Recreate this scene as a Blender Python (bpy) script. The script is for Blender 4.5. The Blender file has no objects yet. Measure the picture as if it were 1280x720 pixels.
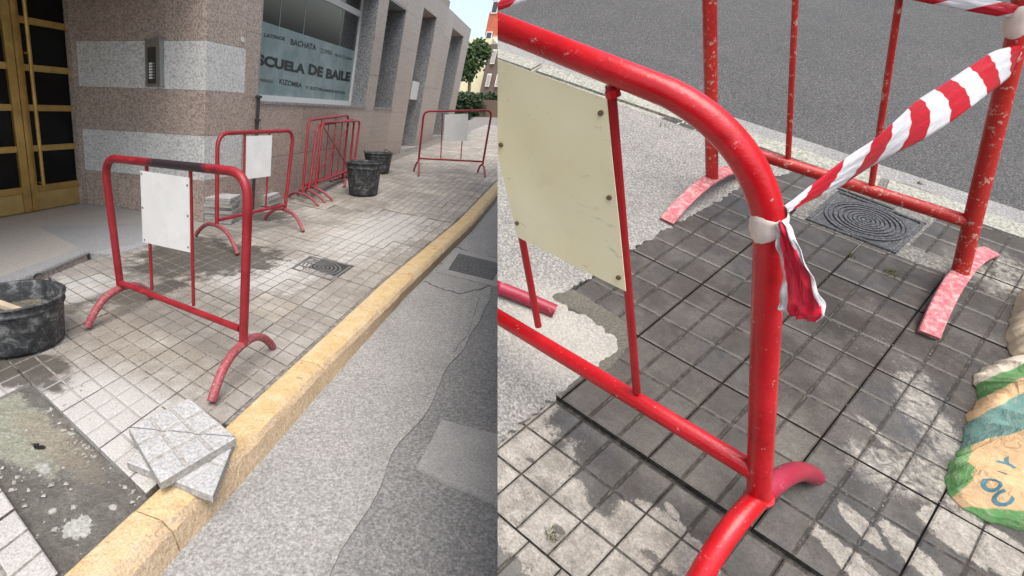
import bpy, bmesh, math, random
from mathutils import Vector, Matrix, noise
random.seed(7)
SC = bpy.context.scene
COL = SC.collection
V = Vector
# ------------------------------------------------------------------ camera
F, PX, PY = 620.0, 480.0, 360.0
CAM_H = 1.45
def cray(u, v): return V((u-PX, v-PY, F)).normalized()
_d1, _d2 = cray(704, 146), cray(-345, 104)
_n = _d1.cross(_d2).normalized()
if _n.y > 0: _n = -_n
AZ, AY = _n, _d1.copy()
AX = AY.cross(AZ)
CR = Matrix((AX, AY, AZ))                       # camera frame (x right, y down, z ahead) -> world
CAM = V((0, 0, CAM_H))
cam_data = bpy.data.cameras.new("camera"); cam = bpy.data.objects.new("camera", cam_data); COL.objects.link(cam)
SC.camera = cam
cam_data.sensor_width = 36.0; cam_data.lens = F/1280*36; cam_data.shift_x = (640-PX)/1280
cam_data.clip_start = 0.02; cam_data.clip_end = 600
cam.matrix_world = Matrix.Translation(CAM) @ (CR @ Matrix(((1,0,0),(0,-1,0),(0,0,-1)))).to_4x4()
# ------------------------------------------------------------------ light
W = bpy.data.worlds.new("World"); SC.world = W; W.use_nodes = True
wn, wl = W.node_tree.nodes, W.node_tree.links
sky = wn.new('ShaderNodeTexSky'); sky.sky_type = 'NISHITA'; sky.sun_disc = False
SUN_EL, SUN_AZ = 64.0, 154.0                      # azimuth clockwise from +Y
sky.sun_elevation = math.radians(SUN_EL); sky.sun_rotation = math.radians(SUN_AZ)
sky.dust_density = 3.0; sky.air_density = 1.0; sky.ozone_density = 1.0
hs = wn.new('ShaderNodeHueSaturation'); hs.inputs['Saturation'].default_value = 0.75
wl.new(sky.outputs[0], hs.inputs['Color']); bg = wn['Background']; wl.new(hs.outputs[0], bg.inputs[0])
bg.inputs[1].default_value = 0.15
sl = bpy.data.lights.new("sun", 'SUN'); sl.energy = 1.5; sl.angle = math.radians(48); sl.color = (1.0, 0.955, 0.88)
so = bpy.data.objects.new("sun", sl); COL.objects.link(so)
_a, _e = math.radians(SUN_AZ), math.radians(SUN_EL)
_sd = V((math.sin(_a)*math.cos(_e), math.cos(_a)*math.cos(_e), math.sin(_e)))
so.rotation_euler = _sd.to_track_quat('Z', 'Y').to_euler(); so.location = (0, -3, 8)
SC.view_settings.view_transform = 'Standard'; SC.view_settings.look = 'None'
SC.view_settings.exposure = 0.95; SC.view_settings.gamma = 1.0
try: SC.cycles.max_bounces = 6; SC.cycles.use_denoising = True
except Exception: pass

# ------------------------------------------------------------------ sites: the level street, and the sloping pavement beside it
BEND, SLOPE = 7.0, 0.055
def gz(y): return max(0.0, y-BEND)*SLOPE          # the street climbs a little beyond the first barriers
class Site:
    def __init__(s, R, H, off=None, clip=None):
        s.R = R; s.O = V((0, 0, H))              # R: camera frame -> site frame
        s.M = Matrix.Translation(CAM) @ (CR @ R.transposed()).to_4x4() @ Matrix.Translation(-s.O)
        s.clip = clip
    def ray(s, u, v): return s.R @ cray(u, v)
    def g(s, u, v, h=0.0):
        d = s.ray(u, v); t = (h-s.O.z)/d.z; p = s.O+d*t
        return p
    def vp(s, a, b, u, v):
        d = s.ray(u, v); nn = (b-a).cross(V((0, 0, 1))); t = (a-s.O).dot(nn)/d.dot(nn); return s.O+d*t
LS = Site(CR, CAM_H)
def LG(u, v, dz=0.0):
    p = LS.g(u, v, dz)
    if p.y > BEND or p.z+0 > 1e9 or LS.ray(u, v).z >= -0.002:
        d = LS.ray(u, v); t = (dz-SLOPE*BEND-CAM_H)/(d.z-SLOPE*d.y); p = LS.O+d*t
    return p
_dB, _dA = cray(-501.7, -313.0), cray(1690.9, -286.3)
_nr = _dA.cross(_dB).normalized()
if _nr.z > 0: _nr = -_nr
_e1 = -_dB; _e2 = _nr.cross(_e1).normalized()
RS = Site(Matrix((_e1, _e2, _nr)), 1.2)
# the second pavement is cut off along one straight vertical cut
_ca, _cb = RS.ray(622, 0), RS.ray(622, 720)
RCLIP = _cb.cross(_ca).normalized()
if RCLIP.dot(RS.ray(900, 360)) < 0: RCLIP = -RCLIP
RS.clip = (RS.O, RCLIP)
RG = RS.g

# ------------------------------------------------------------------ materials
def sc_(c):                                      # sRGB 0-255 -> linear
    r = []
    for x in c:
        x /= 255.0; r.append(x/12.92 if x <= .04045 else ((x+.055)/1.055)**2.4)
    return (*r, 1.0)
class NT:
    def __init__(s, name):
        s.m = bpy.data.materials.new(name); s.m.use_nodes = True
        s.n, s.l = s.m.node_tree.nodes, s.m.node_tree.links
        s.b = s.n['Principled BSDF']
    def inp(s, sock, val):
        if isinstance(val, bpy.types.NodeSocket): s.l.new(val, sock)
        elif val is not None: sock.default_value = val
    def pos(s, site=None):
        g = s.n.new('ShaderNodeNewGeometry').outputs['Position']
        if site is None or site is LS: return g
        Mi = site.M.inverted()
        o = []
        for k in range(3):
            d = s.n.new('ShaderNodeVectorMath'); d.operation = 'DOT_PRODUCT'; s.l.new(g, d.inputs[0]); d.inputs[1].default_value = Mi[k][:3]
            o.append(s.math('ADD', d.outputs['Value'], Mi[k][3]))
        c = s.n.new('ShaderNodeCombineXYZ')
        for k in range(3): s.l.new(o[k], c.inputs[k])
        return c.outputs[0]
    def math(s, op, a, b=None, clamp=False):
        m = s.n.new('ShaderNodeMath'); m.operation = op; m.use_clamp = clamp; s.inp(m.inputs[0], a)
        if b is not None: s.inp(m.inputs[1], b)
        return m.outputs[0]
    def noise(s, vec, scale, detail=4, rough=.6, dist=0.0, out='Fac'):
        t = s.n.new('ShaderNodeTexNoise'); s.inp(t.inputs['Vector'], vec); t.inputs['Scale'].default_value = scale
        t.inputs['Detail'].default_value = detail; t.inputs['Roughness'].default_value = rough; t.inputs['Distortion'].default_value = dist
        return t.outputs[out]
    def voro(s, vec, scale, out='Distance'):
        t = s.n.new('ShaderNodeTexVoronoi'); s.inp(t.inputs['Vector'], vec); t.inputs['Scale'].default_value = scale
        return t.outputs[out]
    def ramp(s, fac, stops, interp='LINEAR'):
        r = s.n.new('ShaderNodeValToRGB'); s.inp(r.inputs[0], fac); cr = r.color_ramp; cr.interpolation = interp
        while len(cr.elements) < len(stops): cr.elements.new(.5)
        for e, (p, c) in zip(cr.elements, stops):
            e.position = p; e.color = c if len(c) == 4 else (*c, 1)
        return r.outputs[0]
    def step(s, fac, lo, hi):
        m = s.n.new('ShaderNodeMapRange'); m.clamp = True; s.inp(m.inputs[0], fac); m.inputs[1].default_value = lo; m.inputs[2].default_value = hi
        return m.outputs[0]
    def mix(s, fac, a, b, mode='MIX'):
        m = s.n.new('ShaderNodeMix'); m.data_type = 'RGBA'; m.blend_type = mode
        s.inp(m.inputs[0], fac); s.inp(m.inputs[6], a); s.inp(m.inputs[7], b); return m.outputs[2]
    def bump(s, h, strength=.3, dist=.01):
        b = s.n.new('ShaderNodeBump'); b.inputs['Strength'].default_value = strength; b.inputs['Distance'].default_value = dist
        s.inp(b.inputs['Height'], h); s.l.new(b.outputs[0], s.b.inputs['Normal'])
    def rnd(s): return s.n.new('ShaderNodeObjectInfo').outputs['Random']
    def fin(s, col, rough=.85, metal=0.0, spec=.4):
        s.inp(s.b.inputs['Base Color'], col); s.inp(s.b.inputs['Roughness'], rough); s.inp(s.b.inputs['Metallic'], metal)
        s.b.inputs['Specular IOR Level'].default_value = spec
        return s.m
    def blob(s, vec, nz, c, rx, ry, rot=0, wob=.5, soft=.25):   # an irregular stain, 0..1
        m = s.n.new('ShaderNodeVectorMath'); m.operation = 'SUBTRACT'; s.l.new(vec, m.inputs[0]); m.inputs[1].default_value = (c[0], c[1], 0)
        r = s.n.new('ShaderNodeMapping'); s.l.new(m.outputs[0], r.inputs[0]); r.vector_type = 'TEXTURE'
        r.inputs['Rotation'].default_value = (0, 0, rot); r.inputs['Scale'].default_value = (rx, ry, 1e3)
        ln = s.n.new('ShaderNodeVectorMath'); ln.operation = 'LENGTH'; s.l.new(r.outputs[0], ln.inputs[0])
        nn = s.math('MULTIPLY', s.math('SUBTRACT', nz, .5), wob*2)
        d = s.math('ADD', ln.outputs['Value'], nn)
        return s.math('SUBTRACT', 1.0, s.step(d, 1-soft, 1+soft))
    def many(s, bl):
        o = bl[0]
        for b in bl[1:]: o = s.math('MAXIMUM', o, b)
        return o

def simple(name, rgb, rough=.6, metal=0, var=.12, scale=30, bump=.15, spec=.4):
    t = NT(name); p = t.pos(); n = t.noise(p, scale, 5)
    c0 = tuple(x*(1-var) for x in rgb[:3]); c1 = tuple(min(1, x*(1+var)) for x in rgb[:3])
    t.bump(n, bump, .004)
    return t.fin(t.ramp(n, [(.25, c0), (.75, c1)]), rough, metal, spec)

def m_paving_left():
    t = NT("paving_concrete"); p = t.pos(); nz = t.noise(p, 6, 5, .65); nf = t.noise(p, 90, 4, .7); nm = t.noise(p, 1.3, 4, .6)
    c = t.ramp(nm, [(.3, (.24, .215, .185, 1)), (.55, (.31, .285, .25, 1)), (.75, (.40, .38, .35, 1))])
    c = t.mix(t.math('MULTIPLY', t.step(nz, .45, .75), .5), c, (.56, .54, .51, 1))
    r = t.ramp(t.rnd(), [(0, (.42, .41, .40, 1)), (.5, (.50, .50, .50, 1)), (1, (.60, .58, .555, 1))])
    c = t.mix(.8, c, r, 'OVERLAY')
    def B(u, v, rx, ry, rot=0, **k): q = LG(u, v); return t.blob(p, nz, q, rx, ry, rot, **k)
    dust = t.many([B(130, 520, .55, .28, -.35, wob=1.2, soft=.3), B(30, 500, .30, .25, wob=1), B(330, 340, .45, .5, wob=1.8), B(470, 290, .5, 1.2, wob=2), B(60, 650, .5, .4, wob=1), B(90, 360, .25, .3, wob=1.8)])
    c = t.mix(t.math('MULTIPLY', dust, .62), c, (.56, .55, .53, 1))
    wet = t.many([B(275, 322, .62, .55, .2, wob=.9, soft=.12), B(215, 330, .35, .45, .2, wob=.9, soft=.2), B(40, 460, .34, .16, -.2, wob=1.0, soft=.15), B(225, 310, .3, .5, wob=1), B(180, 365, .5, .16, 1.2, wob=1.5), B(330, 270, .35, .35, wob=1)])
    c = t.mix(t.math('MULTIPLY', wet, .88), c, (.07, .062, .05, 1))
    brn = t.many([B(230, 440, .45, .3, wob=1.5, soft=.5), B(180, 400, .5, .5, wob=1.5, soft=.5)])
    c = t.mix(t.math('MULTIPLY', brn, .35), c, (.25, .21, .16, 1))
    spk = t.math('MULTIPLY', t.step(t.noise(p, 28, 3, .7), .62, .70), t.many([B(110, 470, .5, .3, -.3, wob=1.2, soft=.4), B(50, 500, .3, .25, wob=1)]))
    c = t.mix(spk, c, (.13, .12, .11, 1))
    ng = t.noise(p, 130, 3, .8)
    c = t.mix(.75, c, t.ramp(ng, [(.32, (.28, .28, .28, 1)), (.5, (.5, .5, .5, 1)), (.68, (.70, .70, .70, 1))]), 'OVERLAY')
    t.bump(t.math('ADD', t.math('MULTIPLY', nf, .6), nz), .5, .004)
    return t.fin(c, t.ramp(wet, [(0, (.9, .9, .9, 1)), (1, (.55, .55, .55, 1))]))
def m_paving_right():
    t = NT("paving_damp"); p = t.pos(RS); nz = t.noise(p, 9, 6, .68); nf = t.noise(p, 160, 4, .7); nm = t.noise(p, 2.2, 4, .6)
    dry = t.ramp(t.noise(p, 14, 6, .7), [(.25, (.15, .137, .118, 1)), (.5, (.27, .25, .222, 1)), (.75, (.39, .37, .335, 1))])
    dry = t.mix(.5, dry, t.ramp(t.rnd(), [(0, (.40, .39, .38, 1)), (1, (.62, .60, .58, 1))]), 'OVERLAY')
    wetc = t.ramp(nm, [(.3, (.040, .037, .033, 1)), (.5, (.060, .052, .044, 1)), (.7, (.052, .056, .061, 1))])
    wetc = t.mix(t.math('MULTIPLY', t.step(nz, .5, .8), .35), wetc, (.15, .135, .12, 1))
    wetc = t.mix(.7, wetc, t.ramp(t.rnd(), [(0, (.36, .35, .345, 1)), (.4, (.56, .52, .475, 1)), (.7, (.48, .49, .51, 1)), (1, (.60, .60, .61, 1))]), 'OVERLAY')
    nr = t.math('ADD', t.math('MULTIPLY', nz, .45), t.math('MULTIPLY', t.noise(p, 46, 5, .8), .55))
    def B(u, v, rx, ry, rot=0, **k): q = RG(u, v); k['wob'] = k.get('wob', .5)*1.5; return t.blob(p, nr, q, rx, ry, rot, **k)
    dryz = t.many([B(655, 585, .085, .17, -.3, wob=.7, soft=.06), B(690, 650, .21, .13, -.1, wob=.6, soft=.06), B(790, 655, .055, .05, 0, wob=.5, soft=.05),
        B(845, 680, .10, .055, -.25, wob=.7, soft=.05), B(750, 700, .17, .085, 0, wob=.6, soft=.06), B(842, 637, .022, .012, -.5, wob=.5, soft=.06),
        B(640, 500, .10, .22, 0, wob=.5, soft=.08),
        B(1075, 655, .055, .022, -.45, wob=.8, soft=.06), B(1140, 690, .075, .028, -.45, wob=.9, soft=.06), B(1050, 690, .06, .022, -.4, wob=.9, soft=.06), B(1075, 712, .07, .03, -.3, wob=.8, soft=.06),
        B(1200, 670, .075, .05, -.1, wob=.7, soft=.06), B(1250, 690, .10, .06, 0, wob=.6, soft=.06)])
    mott = t.math('MULTIPLY', t.step(t.noise(p, 26, 5, .8, .6), .56, .62), .75)
    dry = t.mix(mott, dry, (.15, .14, .12, 1))
    halo = t.math('MULTIPLY', t.step(t.noise(p, 5.5, 5, .7), .46, .62), .40)
    wetc = t.mix(halo, wetc, (.145, .132, .115, 1))
    c = t.mix(dryz, wetc, dry)
    ce = t.many([B(1110, 590, .085, .06, .2, wob=1.0, soft=.25), B(1165, 600, .075, .09, .4, wob=1.0, soft=.25), B(1150, 500, .05, .12, .3, wob=1.4, soft=.25), B(1250, 340, .12, .12, 0, wob=1.0, soft=.3), B(1180, 545, .035, .10, .3, wob=1.3, soft=.2), B(1100, 545, .06, .012, -.5, wob=1.2)])
    ce = t.math('MULTIPLY', ce, t.step(t.noise(p, 30, 5, .75, 1.2), .38, .62))
    c = t.mix(ce, c, (.33, .305, .265, 1))
    gr = t.many([B(985, 560, .05, .12, .2, wob=.8, soft=.7), B(850, 600, .12, .05, -.1, wob=.8, soft=.6), B(690, 575, .03, .02, wob=1)])
    c = t.mix(t.math('MULTIPLY', gr, .5), c, (.17, .155, .125, 1))
    dk = t.many([B(752, 625, .035, .03, wob=1.2, soft=.15), B(700, 660, .015, .010, wob=.6, soft=.2), B(700, 552, .02, .02, wob=1.2, soft=.15), B(665, 573, .014, .006, .3, wob=.8), B(1060, 610, .03, .05, wob=1.0, soft=.3)])
    c = t.mix(t.math('MULTIPLY', dk, .75), c, (.045, .043, .04, 1))
    ng = t.noise(p, 170, 3, .8)
    c = t.mix(.75, c, t.ramp(ng, [(.32, (.28, .28, .28, 1)), (.5, (.5, .5, .5, 1)), (.68, (.70, .70, .70, 1))]), 'OVERLAY')
    c = t.mix(.6, c, t.ramp(t.noise(p, 38, 4, .7), [(.32, (.36, .36, .36, 1)), (.68, (.62, .62, .61, 1))]), 'OVERLAY')
    t.bump(t.math('ADD', t.math('MULTIPLY', nf, .5), nz), .45, .003)
    return t.fin(c, t.ramp(dryz, [(0, (.42, .42, .42, 1)), (1, (.9, .9, .9, 1))]))
def m_granular(name, c0, c1, c2, sc=180, site=None, big=3, rough=.9, bump=.5, extra=None):
    t = NT(name); p = t.pos(site); nf = t.noise(p, sc, 3, .75); nb = t.noise(p, big, 5, .65)
    c = t.ramp(nf, [(.3, (*c0, 1)), (.5, (*c1, 1)), (.68, (*c2, 1))])
    c = t.mix(.45, c, t.ramp(nb, [(.3, (.40, .40, .40, 1)), (.7, (.60, .59, .58, 1))]), 'OVERLAY')
    if extra: c = extra(t, p, nb, nf, c)
    t.bump(t.math('ADD', nf, t.math('MULTIPLY', nb, .6)), bump, .006)
    return t.fin(c, rough)
def m_red(name, base=(.42, .012, .016), chip=.66, chipc=(.55, .42, .38), rough=.42, site=None, dirty=0.0, blotch=None):
    t = NT(name); p = t.pos(site); n1 = t.noise(p, 55, 5, .75); n2 = t.noise(p, 7, 4, .6); n3 = t.noise(p, 260, 2, .6)
    c = t.ramp(n2, [(.3, (*[x*.8 for x in base], 1)), (.7, (base[0]*1.15, base[1]*2.0+.006, base[2]*2+.006, 1))])
    sp = t.n.new('ShaderNodeMapping'); t.l.new(p, sp.inputs[0]); sp.inputs['Scale'].default_value = (22, 22, 160); ns = t.noise(sp.outputs[0], 1.0, 4, .8)
    c = t.mix(t.math('MULTIPLY', t.step(ns, .62, .68), .35), c, (min(1, base[0]*1.5), base[1]*6+.05, base[2]*6+.05, 1))
    c = t.mix(t.math('MULTIPLY', t.step(t.noise(p, 18, 5, .75), .56, .70), .45), c, (base[0]*.35, .008, .008, 1))
    ch = t.math('MULTIPLY', t.step(n1, chip-.03, chip+.02), .8)
    c = t.mix(ch, c, (*chipc, 1))
    if dirty: c = t.mix(t.math('MULTIPLY', t.step(t.math('ADD', t.math('MULTIPLY', n1, .6), t.math('MULTIPLY', n3, .4)), .40, .62), dirty), c, (.50, .30, .29, 1))
    if blotch:
        c = t.mix(t.blob(p, n2, blotch[0], blotch[1], blotch[2], blotch[3], wob=1.0, soft=.2), c, (.03, .02, .025, 1))
    t.bump(t.math('ADD', t.math('MULTIPLY', n1, .6), n2), .4, .005)
    r = t.math('ADD', t.math('MULTIPLY', ch, .4), rough)
    return t.fin(c, r, 0, .5)
def m_granite(name, c0, c1, c2, sc=42, rough=.35, bands=None):
    c0 = tuple(a*.55+b*.45 for a, b in zip(c0, c1)); c2 = tuple(a*.6+b*.4 for a, b in zip(c2, c1)); sc *= 1.7
    t = NT(name); p = t.pos(); v = t.voro(p, sc, 'Color'); sep = t.n.new('ShaderNodeSeparateColor'); t.l.new(v, sep.inputs[0])
    nf = t.noise(p, sc*3, 3, .7); f = t.math('ADD', t.math('MULTIPLY', sep.outputs[0], .6), t.math('MULTIPLY', nf, .4))
    c = t.ramp(f, [(.22, (*c0, 1)), (.45, (*c1, 1)), (.72, (*c2, 1))])
    c = t.mix(.3, c, t.ramp(t.noise(p, .9, 3), [(.3, (.42, .42, .42, 1)), (.7, (.58, .58, .58, 1))]), 'OVERLAY')
    c = t.mix(.55, c, t.ramp(t.rnd(), [(0, (.44, .44, .44, 1)), (1, (.56, .555, .55, 1))]), 'OVERLAY')
    return t.fin(c, rough, 0, .5)

M = {}
M['pave'] = m_paving_left(); M['pave_r'] = m_paving_right()
M['mortar'] = m_granular("joint_mortar", (.09, .08, .07), (.19, .175, .155), (.36, .34, .31), 60, extra=lambda t, p, nb, nf, c: t.mix(t.math('MULTIPLY', t.many([t.blob(p, nb, LG(130, 520), .5, .25, -.35, wob=1), t.blob(p, nb, LG(30, 500), .3, .25, 0, wob=1)]), .7), c, (.42, .41, .39, 1)))
M['mortar_r'] = m_granular("joint_mortar_damp", (.020, .019, .017), (.046, .042, .037), (.115, .104, .082), 55, RS, big=12)
def _road(t, p, nb, nf, c):
    q = t.blob(p, nb, LG(500, 470, -.12), .12, 4.5, -.03, wob=.5, soft=.3)
    return c
M['asphalt'] = m_granular("old_asphalt", (.11, .11, .108), (.215, .213, .208), (.36, .355, .345), 75, None, 2)
M['gutter'] = m_granular("gutter_concrete", (.16, .155, .148), (.30, .295, .282), (.46, .45, .435), 80, None, 2.5)
M['patch'] = m_granular("patch_concrete", (.24, .236, .228), (.33, .325, .312), (.42, .41, .395), 80, None, 7, bump=.25)
M['asphalt_r'] = m_granular("dark_asphalt", (.028, .028, .029), (.072, .072, .072), (.19, .188, .183), 125, RS, 2.5)
M['gutter_r'] = m_granular("pale_gutter", (.13, .13, .125), (.25, .248, .24), (.42, .415, .40), 130, RS, 6)
def _cr(t, p, nb, nf, c):
    nz = t.noise(p, 22, 5, .7)
    spk = t.math('MULTIPLY', t.step(nz, .63, .70), .55)
    c = t.mix(spk, c, (.17, .16, .15, 1))
    hl = t.blob(p, nb, RG(700, 420), .22, .15, 0, wob=.8, soft=.6)
    return t.mix(t.math('MULTIPLY', hl, .4), c, (.62, .58, .50, 1))
M['conc_r'] = m_granular("rough_concrete", (.10, .097, .09), (.245, .237, .22), (.44, .428, .40), 135, RS, 7, extra=_cr)
M['conc_r2'] = m_granular('damp_cement', (.07, .068, .06), (.16, .153, .14), (.34, .33, .30), 120, RS, 16)
M['wetc_r'] = m_granular("damp_mortar", (.075, .07, .058), (.12, .112, .092), (.18, .165, .135), 150, RS, 9)
M['curb_r'] = m_granular("mossy_curb", (.15, .145, .11), (.31, .31, .265), (.50, .495, .45), 90, RS, 14)
def m_kerb():
    t = NT("kerb_paint"); p = t.pos(); n = t.noise(p, 8, 6, .7); nf = t.noise(p, 70, 4, .75); n2 = t.noise(p, 2.0, 3, .6)
    c = t.ramp(n, [(.3, (.58, .39, .18, 1)), (.5, (.67, .49, .255, 1)), (.72, (.70, .57, .37, 1))])
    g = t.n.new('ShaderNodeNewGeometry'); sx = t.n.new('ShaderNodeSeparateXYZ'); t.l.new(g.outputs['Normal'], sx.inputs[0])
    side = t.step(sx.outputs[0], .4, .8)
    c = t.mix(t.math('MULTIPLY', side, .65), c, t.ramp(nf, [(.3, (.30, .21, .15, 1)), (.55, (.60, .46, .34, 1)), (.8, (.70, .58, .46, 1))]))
    c = t.mix(t.math('MULTIPLY', t.step(t.noise(p, 24, 6, .8, 1.0), .60, .66), .7), c, (.22, .135, .07, 1))
    c = t.mix(t.math('MULTIPLY', t.step(n2, .50, .70), .45), c, (.66, .56, .42, 1))
    c = t.mix(.7, c, t.ramp(t.noise(p, 95, 4, .8), [(.32, (.27, .26, .25, 1)), (.5, (.5, .5, .5, 1)), (.68, (.68, .68, .68, 1))]), 'OVERLAY')
    t.bump(t.math('ADD', t.math('MULTIPLY', nf, .7), t.noise(p, 18, 5, .7)), 1.0, .012)
    return t.fin(c, .85)
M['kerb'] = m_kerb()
M['red'] = m_red("red_paint", site=None, base=(.30, .009, .015), chip=.68)
M['red_burnt'] = m_red("red_paint_scorched", site=None, base=(.30, .009, .015), chip=.68, blotch=(LS.vp(LG(148, 390), LG(303, 470), 222, 208), .30, .16, 0))
M['red_foot'] = m_red("red_foot_paint", base=(.30, .02, .03), chip=.62, dirty=.35, rough=.55)
M['red_r'] = m_red("bright_red_paint", base=(.58, .005, .010), chip=.67, site=RS, rough=.25)
M['red_far'] = m_red("orange_red_paint", base=(.50, .014, .010), chip=.60, chipc=(.62, .42, .34), site=RS, rough=.35)
M['red_bar'] = m_red("dark_red_bar_paint", base=(.40, .008, .012), chip=.70, site=RS, rough=.35)
M['foot_r'] = m_red("maroon_foot_paint", base=(.34, .012, .03), chip=.66, site=RS, rough=.42)
M['foot_far'] = m_red("chalky_foot_paint", base=(.46, .04, .06), chip=.55, dirty=.85, site=RS, rough=.7)
def m_white(name, c0, c1, site=None, rust=True):
    t = NT(name); p = t.pos(site); n = t.noise(p, 5, 5, .65); nf = t.noise(p, 60, 5, .8)
    c = t.ramp(n, [(.3, (*c0, 1)), (.7, (*c1, 1))])
    c = t.mix(t.math('MULTIPLY', t.step(nf, .66, .74), .6), c, (.30, .26, .18, 1))
    mp = t.n.new('ShaderNodeMapping'); t.l.new(p, mp.inputs[0]); mp.inputs['Rotation'].default_value = (.4, .5, .6); mp.inputs['Scale'].default_value = (9, 90, 30)
    c = t.mix(t.math('MULTIPLY', t.step(t.noise(mp.outputs[0], 1.0, 4, .8), .63, .70), .4), c, (.38, .34, .25, 1))
    c = t.mix(t.math('MULTIPLY', t.step(t.noise(p, 11, 5, .7), .54, .72), .16), c, (.50, .46, .34, 1))
    t.bump(n, .1, .003); return t.fin(c, .45)
M['panel'] = m_white("white_panel", (.76, .76, .74), (.86, .86, .84))
M['panel_r'] = m_white("cream_panel", (.93, .83, .53), (.95, .88, .62), RS)
M['rust'] = simple("rusty_rivet", (.20, .13, .08), .8)
M['granite_pink'] = m_granite("pink_granite", (.12, .09, .075), (.39, .31, .26), (.60, .51, .45), 40)
M['granite_white'] = m_granite("white_granite", (.26, .26, .25), (.62, .62, .60), (.82, .82, .80), 36)
M['granite_grey'] = m_granite("grey_granite", (.05, .05, .05), (.21, .215, .22), (.45, .45, .45), 40)
M['granite_pale'] = m_granite("pale_step_granite", (.22, .205, .185), (.37, .35, .32), (.50, .475, .44), 75, .4)
M['granite_ramp'] = m_granite("ramp_granite", (.15, .15, .15), (.31, .315, .32), (.45, .45, .45), 90, .5)
M['brass'] = simple("brass", (.56, .38, .13), .36, .75, .25, 6, .05)
M['brass_dull'] = simple("brass_panel", (.50, .35, .13), .5, .35, .2, 5, .05)
M['darkglass'] = simple("dark_glass", (.008, .008, .008), .12, 0, .2, 3, 0, .15)
M['steel'] = simple("brushed_steel", (.42, .42, .42), .35, .8)
M['dark'] = simple("dark_metal", (.045, .043, .042), .6)
M['white'] = simple("white_aluminium", (.72, .72, .70), .4)
M['iron'] = m_granular("cast_iron", (.07, .07, .07), (.145, .145, .14), (.25, .245, .235), 90, None, 9, .6, .3)
M['plate'] = simple('dark_iron_plate', (.045, .044, .042), .7)
M['iron_r'] = m_granular("cast_iron_damp", (.030, .031, .034), (.062, .065, .070), (.16, .16, .165), 120, RS, 30, .5, .3)
def m_bucket(name, lump=1.0):
    t = NT(name); p = t.pos(); n = t.noise(p, 14, 6, .75, .6); nf = t.noise(p, 60, 4, .7)
    c = t.ramp(n, [(.40, (.022, .024, .027, 1)), (.52, (.05, .053, .055, 1)), (.60, (.15*lump, .155*lump, .155*lump, 1)), (.8, (.32*lump, .32*lump, .31*lump, 1))])
    c = t.mix(t.math('MULTIPLY', t.step(nf, .62, .7), .5), c, (.36, .36, .34, 1))
    t.bump(n, .4, .006); return t.fin(c, .55)
M['bucket'] = m_bucket("mortar_stained_rubber"); M['bucket2'] = m_bucket("mortar_stained_rubber_far", .9)
M['mortarwet'] = m_granular("wet_mortar_mix", (.07, .065, .05), (.12, .11, .085), (.19, .175, .14), 40)
M['wood'] = simple("pale_timber", (.55, .45, .32), .7, 0, .2, 14)
M['slab_loose'] = m_granular("new_paving_slab", (.27, .27, .265), (.43, .43, .425), (.56, .56, .555), 70, None, 8, bump=.3)
M['slab_side'] = m_granular("grey_slab", (.22, .21, .19), (.36, .345, .32), (.50, .485, .46), 60, None, 7)
def m_pit():
    t = NT("fresh_mortar_bed"); p = t.pos(); nz = t.noise(p, 7, 6, .7); nf = t.noise(p, 80, 4, .75)
    c = t.ramp(nz, [(.3, (.12, .113, .098, 1)), (.5, (.165, .157, .138, 1)), (.7, (.23, .22, .195, 1))])
    nzf = t.noise(p, 34, 5, .75)
    def B(u, v, rx, ry, rot=0, **k): q = LG(u, v, -.05); return t.blob(p, nzf if rx < .06 else nz, q, rx, ry, rot, **k)
    up = t.many([B(20, 540, .45, .13, -.3, wob=1.0, soft=.12)])
    c = t.mix(up, c, t.ramp(nf, [(.3, (.26, .26, .20, 1)), (.7, (.44, .45, .37, 1))]))
    brn = B(70, 560, .35, .07, -.3, wob=1.0, soft=.3)
    c = t.mix(t.math('MULTIPLY', brn, .6), c, (.34, .29, .22, 1))
    wh = t.many([B(97, 664, .055, .045, 0, wob=1.5, soft=.08), B(66, 643, .016, .013, 0, wob=1.2), B(142, 640, .018, .012, 0, wob=1.2), B(55, 590, .05, .02, -.3, wob=1)])
    c = t.mix(wh, c, (.50, .50, .46, 1))
    c = t.mix(B(50, 563, .035, .016, 0, wob=1.3, soft=.2), c, (.015, .012, .01, 1))
    c = t.mix(.7, c, t.ramp(t.noise(p, 60, 5, .8), [(.32, (.25, .25, .25, 1)), (.68, (.72, .72, .71, 1))]), 'OVERLAY'); t.bump(t.math('ADD', t.math('MULTIPLY', nf, .5), t.math('ADD', nz, t.noise(p, 22, 5, .8))), 1.0, .02); return t.fin(c, .8)
M['pit'] = m_pit()
M['foliage'] = simple("leaf", (.028, .05, .018), .7, 0, .5, 3)
M['foliage_light'] = simple("bright_leaf", (.05, .09, .028), .7, 0, .4, 3)
M['bark'] = simple("bark", (.14, .10, .07), .9)
M['weed'] = simple("weed", (.13, .13, .03), .8, 0, .4, 20)
M['brick_far'] = simple("brick_red", (.48, .13, .07), .85, 0, .2, 2)
M['cream_far'] = simple("cream_render", (.72, .66, .42), .85, 0, .08, 2)
M['white_far'] = simple("white_render", (.70, .69, .66), .85, 0, .08, 2)
M['brown_far'] = simple("brown_render", (.16, .115, .095), .85, 0, .15, 2)
M['grey_far'] = simple("beige_render", (.42, .38, .31), .85, 0, .1, 1)
M['glass_far'] = simple("window_glass", (.05, .06, .07), .12)
M['red_tile'] = simple("red_awning", (.62, .04, .05), .7)

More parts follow.
